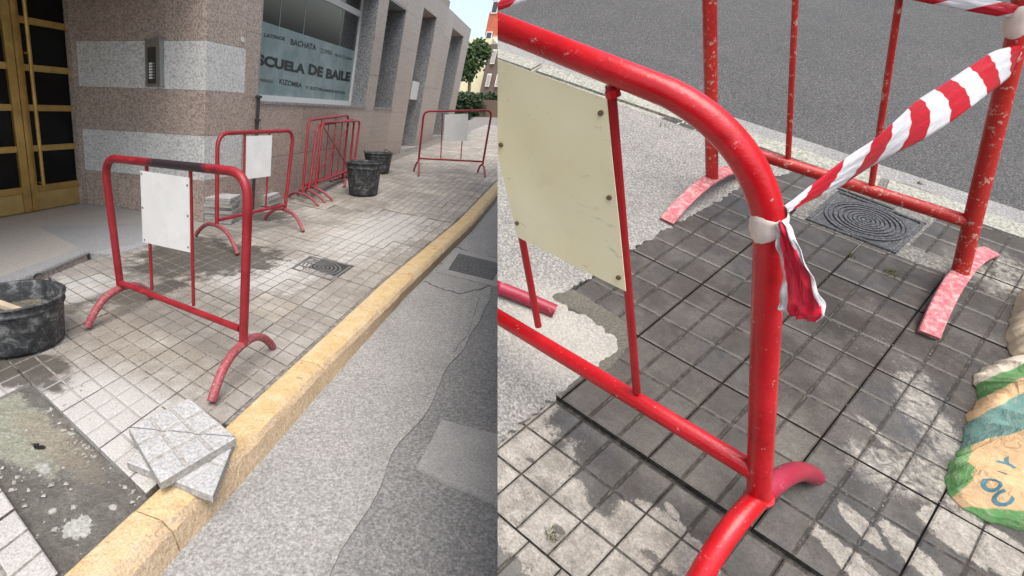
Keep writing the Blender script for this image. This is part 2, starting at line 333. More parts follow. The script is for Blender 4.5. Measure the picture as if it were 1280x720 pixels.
# ------------------------------------------------------------------ mesh builder
class MB:
    def __init__(s): s.v = []; s.f = []; s.sm = []; s.uv = None; s.mi = []
    def add(s, vs, fs, sm=False):
        o = len(s.v); s.v += [V(x) for x in vs]; s.f += [[i+o for i in f] for f in fs]; s.sm += [sm]*len(fs); s.mi += [s.cur]*len(fs); return s
    cur = 0
    def box(s, a, b):
        x0, y0, z0 = a; x1, y1, z1 = b
        return s.hexa([(x0,y0,z0),(x1,y0,z0),(x1,y1,z0),(x0,y1,z0)], [(x0,y0,z1),(x1,y0,z1),(x1,y1,z1),(x0,y1,z1)])
    def hexa(s, lo, hi):
        return s.prism(lo, hi)
    def prism(s, lo, hi):
        n = len(lo)
        return s.add(list(lo)+list(hi), [list(range(n))[::-1], list(range(n, 2*n))]+[[i, (i+1) % n, n+(i+1) % n, n+i] for i in range(n)])
    def poly(s, pts, th):                         # a flat polygon given thickness downwards
        n = V((0, 0, -th)); return s.prism([V(p)+n for p in pts], [V(p) for p in pts])
    def plate(s, q, th, nrm):
        n = nrm.normalized()*th/2; return s.prism([V(p)-n for p in q], [V(p)+n for p in q])
    def tube(s, path, r, seg=12, caps=True, flat=None):
        path = [V(p) for p in path]; n = len(path); rs = r if isinstance(r, (list, tuple)) else [r]*n
        T = [(path[min(i+1, n-1)]-path[max(i-1, 0)]).normalized() for i in range(n)]
        up = V((0, 0, 1)) if abs(T[0].z) < .9 else V((1, 0, 0))
        if flat: up = flat[0]
        N = (up-T[0]*up.dot(T[0])).normalized(); vs = []; fs = []
        for i in range(n):
            if i: N = (N-T[i]*N.dot(T[i])).normalized()
            B = T[i].cross(N)
            for k in range(seg):
                a = 2*math.pi*k/seg
                if flat: co, si = math.cos(a), math.sin(a); m = max(abs(co), abs(si)); vs.append(path[i]+N*co/m*flat[1]+B*si/m*flat[2])
                else: vs.append(path[i]+(N*math.cos(a)+B*math.sin(a))*rs[i])
        for i in range(n-1):
            for k in range(seg):
                k2 = (k+1) % seg; fs.append([i*seg+k, i*seg+k2, (i+1)*seg+k2, (i+1)*seg+k])
        s.add(vs, fs, not flat)
        if caps: s.add(vs[:seg], [list(range(seg))[::-1]]); s.add(vs[-seg:], [list(range(seg))])
        return s
    def lathe(s, c, prof, seg=32, sm=True, up=V((0, 0, 1))):
        vs = []; fs = []
        for r, z in prof:
            for k in range(seg):
                a = 2*math.pi*k/seg; vs.append(c+V((r*math.cos(a), r*math.sin(a), z)))
        for i in range(len(prof)-1):
            for k in range(seg):
                k2 = (k+1) % seg; fs.append([i*seg+k, i*seg+k2, (i+1)*seg+k2, (i+1)*seg+k])
        return s.add(vs, fs, sm)
    def sub(s, base): s.v = [p-base for p in s.v]; return s
def fillet(pts, r, n=7):
    out = [V(pts[0])]
    for i in range(1, len(pts)-1):
        a, b, c = V(pts[i-1]), V(pts[i]), V(pts[i+1]); d0 = (a-b).normalized(); d1 = (c-b).normalized()
        p0, p1 = b+d0*r, b+d1*r
        for k in range(n+1):
            t = k/n; out.append(p0*(1-t)**2+(b+(p0+p1-2*b)*.10)*2*t*(1-t)+p1*t*t)
    out.append(V(pts[-1])); return out
def props(o, label=None, cat=None, group=None, kind=None):
    for k, v in (('label', label), ('category', cat), ('group', group), ('kind', kind)):
        if v: o[k] = v
    return o
def clip_bm(bm, site, base):
    O, n = site.clip; co = O-base
    r = bmesh.ops.bisect_plane(bm, geom=bm.verts[:]+bm.edges[:]+bm.faces[:], plane_co=co, plane_no=n, clear_inner=True)
    ed = [e for e in r['geom_cut'] if isinstance(e, bmesh.types.BMEdge)]
    if ed: bmesh.ops.edgeloop_fill(bm, edges=ed) if False else bmesh.ops.holes_fill(bm, edges=ed, sides=0)
def make_mesh(name, mb, site=None, base=V((0, 0, 0)), bevel=0, clip=True):
    me = bpy.data.meshes.new(name); me.from_pydata([tuple(p) for p in mb.v], [], mb.f)
    for p, sm, mi in zip(me.polygons, mb.sm, mb.mi): p.use_smooth = sm; p.material_index = mi
    bm = bmesh.new(); bm.from_mesh(me); bmesh.ops.recalc_face_normals(bm, faces=bm.faces[:])
    if mb.uv:
        l = bm.loops.layers.uv.new("uv")
        for f in bm.faces:
            for lp in f.loops: lp[l].uv = mb.uv[lp.vert.index]
    if bevel:
        ee = [e for e in bm.edges if len(e.link_faces) == 2 and e.calc_face_angle(0) > .6]
        bmesh.ops.bevel(bm, geom=ee, offset=bevel, segments=2, affect='EDGES', clamp_overlap=True)
    if site is not None and site.clip and clip: clip_bm(bm, site, base)
    bm.to_mesh(me); bm.free(); return me
class Thing:
    """an Empty at the base of a thing; parts are meshes given in site coordinates"""
    def __init__(s, name, site, base, label=None, cat=None, group=None, kind=None):
        s.o = bpy.data.objects.new(name, None); COL.objects.link(s.o); s.o.empty_display_size = .1
        s.site = site; s.base = V(base); s.o.matrix_world = site.M @ Matrix.Translation(s.base)
        props(s.o, label, cat, group, kind)
    pre = None
    def part(s, name, mb, mat, parent=None, bevel=0, label=None, kind=None):
        if s.pre: mb.v = [s.pre(p) for p in mb.v]
        me = make_mesh(name, mb.sub(s.base), s.site, s.base, bevel)
        if not len(me.polygons): return None
        me.materials.append(mat); o = bpy.data.objects.new(name, me); COL.objects.link(o); o.parent = parent or s.o
        props(o, label, kind=kind); return o
def solo(name, mb, mat, site, base=None, bevel=0, **k):
    b = V(base) if base is not None else V((0, 0, 0))
    me = make_mesh(name, mb.sub(b), site, b, bevel); me.materials.append(mat)
    o = bpy.data.objects.new(name, me); COL.objects.link(o); o.matrix_world = site.M @ Matrix.Translation(b)
    return props(o, **k)
def mixp(a, b, t): return V(a)*(1-t)+V(b)*t

# one slab in unit coordinates: body, nine raised pads with grooves between them
def slab_mb(f, th=.035, n=3, gap=.012, gro=.045, dep=.004, cham=.018, rings=False):
    """f(u, v, z) -> point; u, v in 0..1, z 0 at the top and negative below"""
    m = MB(); g = gap; m.cur = 1
    m.prism([f(g, g, -th), f(1-g, g, -th), f(1-g, 1-g, -th), f(g, 1-g, -th)], [f(g, g, -dep), f(1-g, g, -dep), f(1-g, 1-g, -dep), f(g, 1-g, -dep)])
    m.cur = 0
    for i in range(n):
        for j in range(n):
            a0 = g if i == 0 else i/n+gro/n; a1 = 1-g if i == n-1 else (i+1)/n-gro/n
            b0 = g if j == 0 else j/n+gro/n; b1 = 1-g if j == n-1 else (j+1)/n-gro/n
            c = cham
            lo = [f(a0, b0, -dep), f(a1, b0, -dep), f(a1, b1, -dep), f(a0, b1, -dep)]
            hi = [f(a0+c, b0+c, 0), f(a1-c, b0+c, 0), f(a1-c, b1-c, 0), f(a0+c, b1-c, 0)]
            m.add(lo+hi, [[4, 5, 6, 7]]+[[k, (k+1) % 4, 4+(k+1) % 4, 4+k] for k in range(4)])
    return m

# ================================================================== LEFT: the street
def kx(y): return .036*max(0.0, y-4.0)           # the kerb line drifts outwards beyond y = 4
YS = [-.6, 1, 2.5, 4, 5.5, 7, 9, 12, 16, 22, 40, 70]
def strip(x0, x1, z, th, ys=YS):
    m = MB()
    for a, b in zip(ys[:-1], ys[1:]):
        lo = []; hi = []
        for (fx, y) in ((x0, a), (x1, a), (x1, b), (x0, b)):
            x = fx(y) if callable(fx) else fx; hi.append(V((x, y, z+gz(y)))); lo.append(V((x, y, z+gz(y)-th)))
        m.prism(lo, hi)
    return m
KI = -1.315
ROADZ = -.12
road = solo("road", strip(lambda y: -1.2+kx(y), lambda y: 16.0, ROADZ-.008, .3), M['asphalt'], LS, kind="structure")
def jag(seedv, amp, fr): return lambda y: amp*noise.noise(V((seedv, y*fr, 0)))
j1 = jag(3, .05, 2.3)
ysf = [-.6+.12*i for i in range(90)]+[12, 16, 22, 40]
solo("gutter_strip", strip(lambda y: -1.13+kx(y), lambda y: -.50+.3*kx(y)+j1(y)+.06*(y-2.3 if y < 4 else 1.7), ROADZ, .02, ysf), M['gutter'], LS, kind="structure")
# concrete repair patch in the road
pp = [(552, 525), (536, 557), (520, 586), (560, 606), (590, 617), (640, 640), (700, 600), (660, 552), (600, 538)]
mbp = MB().poly([LG(u, v, ROADZ)+V((0, 0, .006)) for u, v in pp], .03)
solo("road_patch", mbp, M['patch'], LS, kind="structure", bevel=.004)
# cracks: thin tar-dark strips lying in the road
def crack(pts, w, name="road_crack", z=ROADZ+.003):
    m = MB(); q = []; w *= .5
    for (a, b) in zip(pts[:-1], pts[1:]):
        for k in range(6):
            q.append(LG(a[0]+(b[0]-a[0])*k/6+random.uniform(-1.2, 1.2), a[1]+(b[1]-a[1])*k/6+random.uniform(-1, 1), z))
    q.append(LG(*pts[-1], z))
    for a, b in zip(q[:-1], q[1:]):
        d = (b-a); s = V((-d.y, d.x, 0)).normalized()*w*random.uniform(.3, 1)/2
        m.prism([a-s-V((0, 0, .004)), b-s*.6-V((0, 0, .004)), b+s*.6-V((0, 0, .004)), a+s-V((0, 0, .004))], [a-s, b-s*.6, b+s*.6, a+s])
    return m
ck = MB()
for pts, w in (([(531, 352), (548, 359), (572, 367), (600, 362), (621, 352)], .035), ([(570, 308), (590, 316), (621, 322)], .03), ([(545, 325), (570, 340), (600, 348), (621, 351)], .02),
               ([(600, 372), (583, 420), (566, 440)], .008),):
    c_ = crack(pts, w); ck.add(c_.v, c_.f)
M['crack'] = simple('crack_dirt', (.075, .072, .068), .95, 0, .5, 12)
solo("road_cracks", ck, M['crack'], LS, kind="structure")
# pavement base
solo("pavement", strip(-4.6, lambda y: KI+.02+kx(y), -.010, .14, [1.7, 2.5, 4, 5.5, 7, 9, 12, 16, 22, 40, 70]), M['mortar'], LS, kind="structure")
PAV = bpy.data.objects["pavement"]
solo("pavement_bed", strip(-4.6, KI+.02, -.055, .1, [-.6, 1.7]), M['pit'], LS, kind="structure")
solo("distant_ground", MB().prism([V((-90, 40, 1.5)), V((-4.6, 30, 1.0)), V((-4.6, 120, 3.0)), V((-90, 120, 3.0))], [V((-90, 40, 1.7)), V((-4.6, 30, gz(30)-.02)), V((-4.6, 120, 4.3)), V((-90, 120, 4.3))]), M['pave'], LS, kind="structure")
# slabs laid in the lattice
DV = V((-.939, .345, 0)); O0 = V((-1.336, 1.188, 0))
vB, vA = DV*.417, V((0, .372, 0))
uslab = slab_mb(lambda u, v, z: vB*u+vA*v+V((0, 0, z)), .035)
me_slab = make_mesh("paving_slab", uslab); me_slab.materials.append(M['pave']); me_slab.materials.append(M['mortar'])
MH = [LG(363.3, 335.5), LG(386.7, 320), LG(442, 332), LG(414.4, 351)]; mhc = sum(MH, V((0, 0, 0)))/4
slabs = []; rest = MB(); cnt = 0
def in_hole(i, j): return j == -1 and i in (0, 1, 2)
for j in range(-4, 60):
    for i in range(0, 8):
        c = O0+vB*(i+.5)+vA*(j+.5)
        p = O0+vB*i+vA*j
        if c.x < -4.02 and c.y > 4.6: continue
        if c.x < -4.25: continue
        if c.x < -3.95 and c.y > 2.2 and c.y < 3.3: pass
        if in_hole(i, j): continue
        if (c-mhc).length < .21: continue
        slabs.append((c.y, p))
slabs.sort(key=lambda t: t[0])
for k, (cy, p) in enumerate(slabs):
    q = V((p.x+kx(cy), p.y, gz(p.y)+random.uniform(-.0022, .0022)))
    tilt = Matrix.Rotation(math.atan(SLOPE) if cy > BEND else 0, 4, 'X') @ Matrix.Rotation(random.uniform(-.005, .005), 4, 'Y')
    if k < 292:
        o = bpy.data.objects.new("paving_slab", me_slab); COL.objects.link(o); o.parent = PAV; o.matrix_world = Matrix.Translation(q) @ tilt
    else:
        T = Matrix.Translation(q) @ tilt; rest.add([T @ x for x in uslab.v], uslab.f); rest.mi[-len(uslab.f):] = uslab.mi
me = make_mesh("far_paving_slabs", rest); me.materials.append(M['pave']); me.materials.append(M['mortar']); o = bpy.data.objects.new("far_paving_slabs", me); COL.objects.link(o); o.parent = PAV; o['kind'] = "stuff"
# strip of small cut pieces round the manhole
mo = MB()
_mx = (MH[3]-MH[0]).normalized(); _my = (MH[1]-MH[0]).normalized()
# manhole cover
def manhole(site, C4, mat, label, name="manhole_cover", th=.02, rings=(.16, .34, .52, .70, .88), lift=.003, fr=.06):
    c = sum(C4, V((0, 0, 0)))/4; T = Thing(name, site, c, label, "manhole cover")
    L = lambda a, b: ((C4[0]*(1-a)+C4[3]*a)*(1-b)+(C4[1]*(1-a)+C4[2]*a)*b)
    m = MB(); Z = V((0, 0, lift))
    for (a0, b0, a1, b1) in ((0, 0, 1, fr), (0, 1-fr, 1, 1), (0, fr, fr, 1-fr), (1-fr, fr, 1, 1-fr)):
        pts = [L(a0, b0)+Z, L(a1, b0)+Z, L(a1, b1)+Z, L(a0, b1)+Z]; m.poly(pts, th)
    T.part("frame", m, mat, bevel=.002)
    g = fr+.012; pl = [L(g, g), L(1-g, g), L(1-g, 1-g), L(g, 1-g)]
    T.part("plate", MB().poly([p+V((0, 0, lift-.006)) for p in pl], th), M['plate'] if site is LS else mat)
    for r in rings:
        m = MB(); k = 40; ro, ri = r/2, r/2-.035
        vs = []
        for a in range(k):
            an = 2*math.pi*a/k
            for rr, z in ((ro, lift-.007), (ro, lift), (ri, lift), (ri, lift-.007)):
                vs.append(L(.5+rr*math.cos(an)*.94, .5+rr*math.sin(an)*.94)+V((0, 0, z)))
        fs = []
        for a in range(k):
            b = (a+1) % k
            for q in range(3): fs.append([a*4+q, b*4+q, b*4+q+1, a*4+q+1])
        m.add(vs, fs); T.part("ring", m, mat)
    for a in range(12):
        m = MB()
        an = 2*math.pi*(a+.5)/12; u, v = .5+.45*math.cos(an)/max(abs(math.cos(an)), abs(math.sin(an))), .5+.45*math.sin(an)/max(abs(math.cos(an)), abs(math.sin(an)))
        if abs(math.cos(an))*abs(math.sin(an)) > .3:
            s_ = .018; T.part('corner_stud', MB().poly([L(u-s_, v-s_)+V((0, 0, lift)), L(u+s_, v-s_)+V((0, 0, lift)), L(u+s_, v+s_)+V((0, 0, lift)), L(u-s_, v+s_)+V((0, 0, lift))], .008), mat)
    return T
manhole(LS, MH, M['iron'], "square grey iron manhole cover with concentric rings between nearest barrier and drain grate", th=.03)

# kerb stones
ky = [-.55, .15, 1.10, 2.39, 3.35, 4.28, 5.3, 6.3, 7.3, 8.3, 9.3, 10.3, 11.3, 12.3, 13.6, 15, 17, 20, 26, 36]
KT = Thing("kerb", LS, V((-1.2, 1, 0)), kind="structure")
for a, b in zip(ky[:-1], ky[1:]):
    m = MB(); g = .004; n = 26; vs = []; ring = None
    zj = random.uniform(-.003, .003)
    for k in range(n+1):
        y = a+g+(b-a-2*g)*k/n; e = .012 if k in (0, n) else 0.0
        w = KI+.005+kx(y); to = -1.150+kx(y)+.03*min(1.2, max(0, y-2.5)); bo = -1.095+kx(y)
        jn = lambda q: .006*noise.noise(V((y*5, q, 1.3)))+.007*min(0, noise.noise(V((y*21, q*3, 2.3)))+.1)
        z = gz(y)+zj
        prof = [(w, -.2), (w, -.004), (w+.012, .006), (to-.03, .007-e*.4), (to-.004+jn(2), -.008+jn(3)-e), (to+.016+jn(4), -.034), (bo-.012+jn(5), -.125), (bo, -.2)]
        vs += [V((x, y, z+q)) for x, q in prof]
    P = 8; fs = []
    for k in range(n):
        for q in range(P-1): fs.append([k*P+q, k*P+q+1, (k+1)*P+q+1, (k+1)*P+q])
    fs += [list(range(P))[::-1], [n*P+q for q in range(P)]]
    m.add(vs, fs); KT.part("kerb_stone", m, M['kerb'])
# drain grate in the gutter
G4 = [LG(546, 341, ROADZ), LG(567, 311, ROADZ), LG(640, 329, ROADZ), LG(625, 360, ROADZ)]
DT = Thing("drain_grate", LS, sum(G4, V((0, 0, 0)))/4, "rectangular iron gutter drain grate in its concrete surround beside the yellow kerb", "drain grate")
GL = lambda a, b: ((G4[0]*(1-a)+G4[3]*a)*(1-b)+(G4[1]*(1-a)+G4[2]*a)*b)
m = MB(); 
for (a0, b0, a1, b1) in ((0, 0, 1, .16), (0, .84, 1, 1), (0, .16, .14, .84), (.86, .16, 1, .84)):
    m.poly([GL(a0, b0)+V((0, 0, .010)), GL(a1, b0)+V((0, 0, .010)), GL(a1, b1)+V((0, 0, .010)), GL(a0, b1)+V((0, 0, .010))], .03)
DT.part("surround", m, M['patch'], bevel=.003)
DT.part("sump", MB().poly([GL(.14, .16)+V((0, 0, .001)), GL(.86, .16)+V((0, 0, .001)), GL(.86, .84)+V((0, 0, .001)), GL(.14, .84)+V((0, 0, .001))], .004), M['dark'])
for k in range(9):
    b0 = .19+k*.07; m = MB().poly([GL(.15, b0)+V((0, 0, .012)), GL(.85, b0)+V((0, 0, .012)), GL(.85, b0+.035)+V((0, 0, .012)), GL(.15, b0+.035)+V((0, 0, .012))], .012)
    DT.part("bar", m, M['iron'])
# pit: mortar bed where the slabs are lifted
def hpt(i, j): return O0+vB*i+vA*j
bed = MB(); nx, ny = 110, 36; vs = []; fs = []
for a in range(nx+1):
    for b in range(ny+1):
        i = 3.25*a/nx-.06; j = -1.06+1.12*b/ny; p = hpt(i, j)
        px_ = noise.noise(V((p.x*5, p.y*5, 0))); z = -.034+.009*px_+.006*noise.noise(V((p.x*22, p.y*22, 3)))+.004*noise.noise(V((p.x*55, p.y*55, 3)))
        if i > 1.75: z += .012+.008*noise.noise(V((p.x*14, p.y*14, 5)))
        vs.append(V((p.x, p.y, z)))
for a in range(nx):
    for b in range(ny): k = a*(ny+1)+b; fs.append([k, k+1, k+ny+2, k+ny+1])
bed.add(vs, fs, True); solo("mortar_bed", bed, M['pit'], LS, kind="structure")
crumbs = MB()
def pebble(mb, p, r):
    rr = [V((random.uniform(-1, 1), random.uniform(-1, 1), random.uniform(-.6, .6))) for _ in range(6)]
    d = [V((1, 0, 0)), V((-1, 0, 0)), V((0, 1, 0)), V((0, -1, 0)), V((0, 0, .7)), V((0, 0, -.7))]
    vs = [p+V((0, 0, r*.4))+(a*r+b*r*.35) for a, b in zip(d, rr)]
    mb.add(vs, [[0, 2, 4], [2, 1, 4], [1, 3, 4], [3, 0, 4], [2, 0, 5], [1, 2, 5], [3, 1, 5], [0, 3, 5]])
for _ in range(520):
    i = random.uniform(0, 3); j = random.choice([random.gauss(-.06, .05), random.uniform(-1, 0)]); j = min(-.03, max(-.98, j))
    if i < 1.0 and random.random() < .6: continue
    pebble(crumbs, hpt(i, j)+V((0, 0, -.034)), random.choice([random.uniform(.002, .006), random.uniform(.002, .013)]))
for _ in range(160):
    p = LG(random.uniform(20, 200), random.uniform(440, 520)); pebble(crumbs, p, random.uniform(.001, .0035))
for _ in range(200):
    p = LG(random.uniform(200, 620), random.uniform(400, 715), ROADZ); pebble(crumbs, p+V((0, 0, .002)), random.uniform(.001, .005)) if p.x > -1.08 else None
solo("mortar_crumbs", crumbs, M['slab_side'], LS, kind="stuff")

# loose slabs by the kerb
def quad_slab(name, q, th, mat, label, cat="paving slab", group=None, crack=False, n=3, fine=True):
    q = [V(p) for p in q]; b = sum(q, V((0, 0, 0)))/4
    f = lambda u, v, z: (q[0]*(1-u)+q[1]*u)*(1-v)+(q[3]*(1-u)+q[2]*u)*v+V((0, 0, z))
    if not crack:
        m = slab_mb(f, th, n, .004) if fine else MB().prism([f(0, 0, -th), f(1, 0, -th), f(1, 1, -th), f(0, 1, -th)], [f(0, 0, 0), f(1, 0, 0), f(1, 1, 0), f(0, 1, 0)])
        o = solo(name, m, mat, LS, base=b-V((0, 0, th)), label=label, cat=cat, group=group); o.data.materials.append(M['slab_side']); return o
    T = Thing(name, LS, b-V((0, 0, th)), label, cat, group)
    for side in (0, 1):
        m = slab_mb(f, th, n, .004, gro=.075, dep=.005)
        for i in range(3):                        # raised ring on each pad
            for j in range(3):
                for r0 in (.10,):
                    k = 20; vs = []
                    for a in range(k):
                        an = 2*math.pi*a/k; ca, sa = math.cos(an), math.sin(an); mm = max(abs(ca), abs(sa))**.6
                        for rr, z in ((r0, 0), (r0-.008, .0022), (r0-.025, .0022), (r0-.033, 0)):
                            vs.append(f((i+.5)/3+rr*ca/mm, (j+.5)/3+rr*sa/mm, z-.0004))
                    m.add(vs, [[a*4+w, ((a+1) % k)*4+w, ((a+1) % k)*4+w+1, a*4+w+1] for a in range(k) for w in range(3)])
        me = make_mesh("slab_half", m.sub(T.base)); bm = bmesh.new(); bm.from_mesh(me)
        d = (q[2]-q[0]); nrm = V((-d.y, d.x, 0)).normalized()*(1 if side else -1)
        r = bmesh.ops.bisect_plane(bm, geom=bm.verts[:]+bm.edges[:]+bm.faces[:], plane_co=q[0]-T.base+nrm*.0028, plane_no=nrm, clear_inner=True)
        bmesh.ops.holes_fill(bm, edges=[e for e in r['geom_cut'] if isinstance(e, bmesh.types.BMEdge)], sides=0)
        bm.to_mesh(me); bm.free(); me.materials.append(mat); me.materials.append(M['slab_side']); o = bpy.data.objects.new("slab_half", me); COL.objects.link(o); o.parent = T.o
quad_slab("paving_slab_spare", [LG(160, 534, .082), LG(236, 496, .082), LG(296, 546, .082), LG(200, 603, .082)], .040, M['slab_loose'],
          "white cracked paving slab lying on top of another beside the yellow kerb", crack=True)
quad_slab("paving_slab_spare", [LG(158, 577, .041), LG(205, 520, .041), LG(293, 551, .041), LG(266, 620, .041)], .036, M['slab_loose'],
          "tilted pale paving slab underneath the cracked white one at the kerb", n=2)

# ------------------------------------------------------------------ barriers
def sub_lerp(path, a, b): return [mixp(a, b, t) for t in path]
def barrier(site, key, label, mats, r=.022, rb=.011, rl=.019, name="crowd_barrier", group=None, gfun=None, rad=.13, flat=None, foot_r=None):
    gfun = gfun or site.g
    (f1, f2), (f3, f4) = key['feet']
    a1, a2, b1, b2 = gfun(*f1), gfun(*f2), gfun(*f3), gfun(*f4)
    A, B = (a1+a2)/2, (b1+b2)/2
    P = lambda uv: site.vp(A, B, *uv)
    T = Thing(name, site, (A+B)/2, label, "barrier", group)
    bl, tl, tr, br = P(key['bl']), P(key['tl']), P(key['tr']), P(key['br'])
    m = MB().tube(fillet([bl, tl, tr, br], rad), r, 16); fr = T.part("frame", m, mats['frame'])
    l0, l1 = P(key['low'][0]), P(key['low'][1]); T.part("lower_rail", MB().tube([l0, l1], rl, 14), M['red'])
    nrm = (tr-tl).cross(V((0, 0, 1))).normalized()
    if nrm.dot(site.O-A) < 0: nrm = -nrm
    for (p, q) in key['bars']:
        a, b = P(p), P(q); T.part("bar", MB().tube([a, b], rb, 10), mats.get('bar', M['red']))
    if 'panel' in key:
        off = nrm*(rb+.002)*key.get('side', 1); q = [P(p)+off for p in key['panel']]
        pn = T.part("panel", MB().plate(q, .004, nrm), mats['panel'])
        if pn and key.get('rivets'):
            for a, b in key['rivets']:
                c = (q[0]*(1-a)+q[1]*a)*(1-b)+(q[3]*(1-a)+q[2]*a)*b
                rv = MB().tube([c, c+nrm*.004*key.get('side', 1)], .007, 8); T.part("rivet", rv, M['rust'], parent=pn)
    for (p, q, ap) in ((a1, a2, bl), (b1, b2, br)):
        d = q-p; hh = max(.03, (ap.z-(p.z+q.z)/2)); rr = foot_r or r
        if flat:
            pts = [p+d*t+V((0, 0, .010+hh*.95*(1-(2*t-1)**2)))+(ap-(p+q)/2-V((0, 0, (ap-(p+q)/2).z)))*(1-(2*t-1)**2) for t in [k/16 for k in range(17)]]
            m = MB().tube(pts, r, 8, flat=(V((0, 0, 1)), .008, .028))
        else:
            md = ap-(p+q)/2; md.z = 0
            prof = lambda t: (1-abs(2*t-1)**2.6)
            pts = [p+d*t+V((0, 0, rr*.8+(hh-rr*.4)*prof(t)))+md*prof(t) for t in [k/20 for k in range(21)]]
            m = MB().tube(pts, rr, 14)
        T.part("foot", m, mats['foot'])
    return T
ml = dict(frame=M['red'], foot=M['red_foot'], panel=M['panel'])
G1 = "red barriers standing on the pavement"
barrier(LS, dict(feet=[((110, 412), (190, 374)), ((265, 506), (341, 437))], bl=(151, 362), tl=(130, 197), tr=(311, 216), br=(304, 432), low=[(150, 353), (300, 411)],
    bars=[((183, 203), (190, 362)), ((238, 212), (242, 382))], panel=[(178, 213), (239, 222), (240, 315), (181, 302)], side=1, rivets=[(.03, .04), (.97, .1), (.03, .5), (.97, .5), (.05, .96), (.97, .93)]),
    "nearest red barrier, its top rail scorched black, with white panel, standing beside the yellow kerb", dict(ml, frame=M['red_burnt']), group=G1, gfun=LG, r=.0245, rl=.020, rb=.010)
barrier(LS, dict(feet=[((245, 296), (297, 320)), ((331, 275), (379, 291))], bl=(271, 283), tl=(272, 167), tr=(367, 163), br=(356, 263), low=[(273, 275), (357, 256)],
    bars=[((306, 168), (304, 268)), ((337, 166), (332, 262))], panel=[(307, 170), (339, 169), (337, 220), (306, 224)], side=1),
    "red barrier with white panel standing in front of the grey slab stacks at the pillar", ml, group=G1, gfun=LG, r=.022)
barrier(LS, dict(feet=[((517, 215), (523, 221)), ((597, 216), (606, 222))], bl=(523, 203), tl=(530, 139), tr=(615, 138), br=(603, 207), low=[(524, 198), (604, 202)],
    bars=[((553, 141), (551, 198)), ((580, 141), (576, 199))], panel=[(556, 143), (585, 142), (584, 176), (554, 176)], side=1),
    "farthest red barrier with white panel, standing across the pavement by the last pillar", ml, group=G1, gfun=LG, r=.021, rad=.11)
G2 = "red barriers stacked against the wall"
S3 = [dict(feet=[((362, 246), (398, 259)), ((412, 227), (430, 235))], bl=(378, 243), tl=(386, 150), tr=(436, 144), br=(428, 224), low=[(380, 232), (428, 215)], bars=[((402, 148), (398, 226)), ((420, 147), (414, 221))]),
      dict(feet=[((372, 243), (407, 255)), ((418, 225), (437, 233))], bl=(386, 239), tl=(397, 157), tr=(443, 149), br=(436, 222), low=[(387, 231), (435, 214)], bars=[((411, 155), (405, 226)), ((428, 153), (421, 221))]),
      dict(feet=[((382, 240), (416, 252)), ((424, 223), (444, 231))], bl=(394, 236), tl=(403, 153), tr=(450, 151), br=(441, 218), low=[(397, 228), (440, 211)], bars=[((404, 158), (434, 208)), ((437, 156), (400, 214)), ((420, 153), (411, 221))])]
LB3 = ["red barrier nearest the wall in the stack of three beside the black bucket", "middle red barrier of the three stacked against the granite wall", "front red barrier of the stacked three, with thin crossed bars"]
for kq, lb in zip(S3, LB3): barrier(LS, kq, lb, ml, group=G2, gfun=LG, r=.021, rb=.009, rl=.02, rad=.12)

# ------------------------------------------------------------------ buckets
def bucket(c, r0, r1, h, label, mat, fill=None, ridges=2, handles=(.6, 3.7)):
    T = Thing("mortar_bucket", LS, c, label, "bucket", "black rubber buckets")
    pr = [(0.001, .004), (r0*.93, .004), (r0, .02)]
    for t in (.1, .2, .35, .5, .62, .75): pr.append((r0+(r1-r0)*t, .02+(h-.02)*t))
    rr = r0+(r1-r0)*.80
    pr += [(rr, h*.80), (rr+.010, h*.815), (rr+.010, h*.845), (rr+.002, h*.86), (r1-.002, h*.965), (r1+.012, h*.97), (r1+.014, h), (r1-.004, h+.002), (r1-.01, h*.97), (r0+(r1-r0)*.3-.01, h*.3), (r0*.9, .02), (.001, .02)]
    m = MB().lathe(c, pr, 40)
    for i in range(len(m.v)):
        p = m.v[i]; a = math.atan2(p.y-c.y, p.x-c.x); t = (p.z-c.z)/h; k = 1+.012*math.sin(3*a+1)*t+.006*math.sin(7*a)*t
        m.v[i] = V((c.x+(p.x-c.x)*k, c.y+(p.y-c.y)*k, p.z))
    T.part("body", m, mat)
    for a in handles:
        e = V((math.cos(a), math.sin(a), 0)); s = V((-e.y, e.x, 0)); top = c+e*(r1+.004)+V((0, 0, h-.008))
        pts = [top+s*.055*math.cos(b)+V((0, 0, .055*math.sin(b)))-e*.01*math.sin(b) for b in [math.pi*k/12 for k in range(13)]]
        T.part("handle", MB().tube(pts, .007, 8), mat)
    if fill:
        z = fill[0]*h; rf = r0+(r1-r0)*fill[0]-.012; vs = [c+V((0, 0, z))]; fs = []; n = 28; K = 6
        for q in range(1, K+1):
            for k in range(n):
                a = 2*math.pi*k/n; rad = rf*q/K; p = c+V((rad*math.cos(a), rad*math.sin(a), 0)); vs.append(p+V((0, 0, z+.012*noise.noise(p*9)+.02*(q/K)**3)))
        for k in range(n): fs.append([0, 1+k, 1+(k+1) % n])
        for q in range(K-1):
            for k in range(n): fs.append([1+q*n+k, 1+(q+1)*n+k, 1+(q+1)*n+(k+1) % n, 1+q*n+(k+1) % n])
        mm = MB(); mm.add(vs, fs, True); T.part("mortar", mm, fill[1])
    return T
bc = V((-2.985, 1.925, .004))
bucket(bc, .235, .275, .315, "wide black bucket of wet mortar at the left edge with a batten in it", M['bucket'], (.55, M['mortarwet']), handles=(1.85, 5.0))
tm = MB(); a_, b_ = bc+V((-.26, -.16, .385)), bc+V((.10, .0, .215))
tm.tube([a_, b_], .02, 8, flat=(V((0, 0, 1)), .013, .026)); solo("wooden_batten", tm, M['wood'], LS, base=b_, bevel=.002, label="pale wooden batten propped in the near mortar bucket", cat="wooden batten")
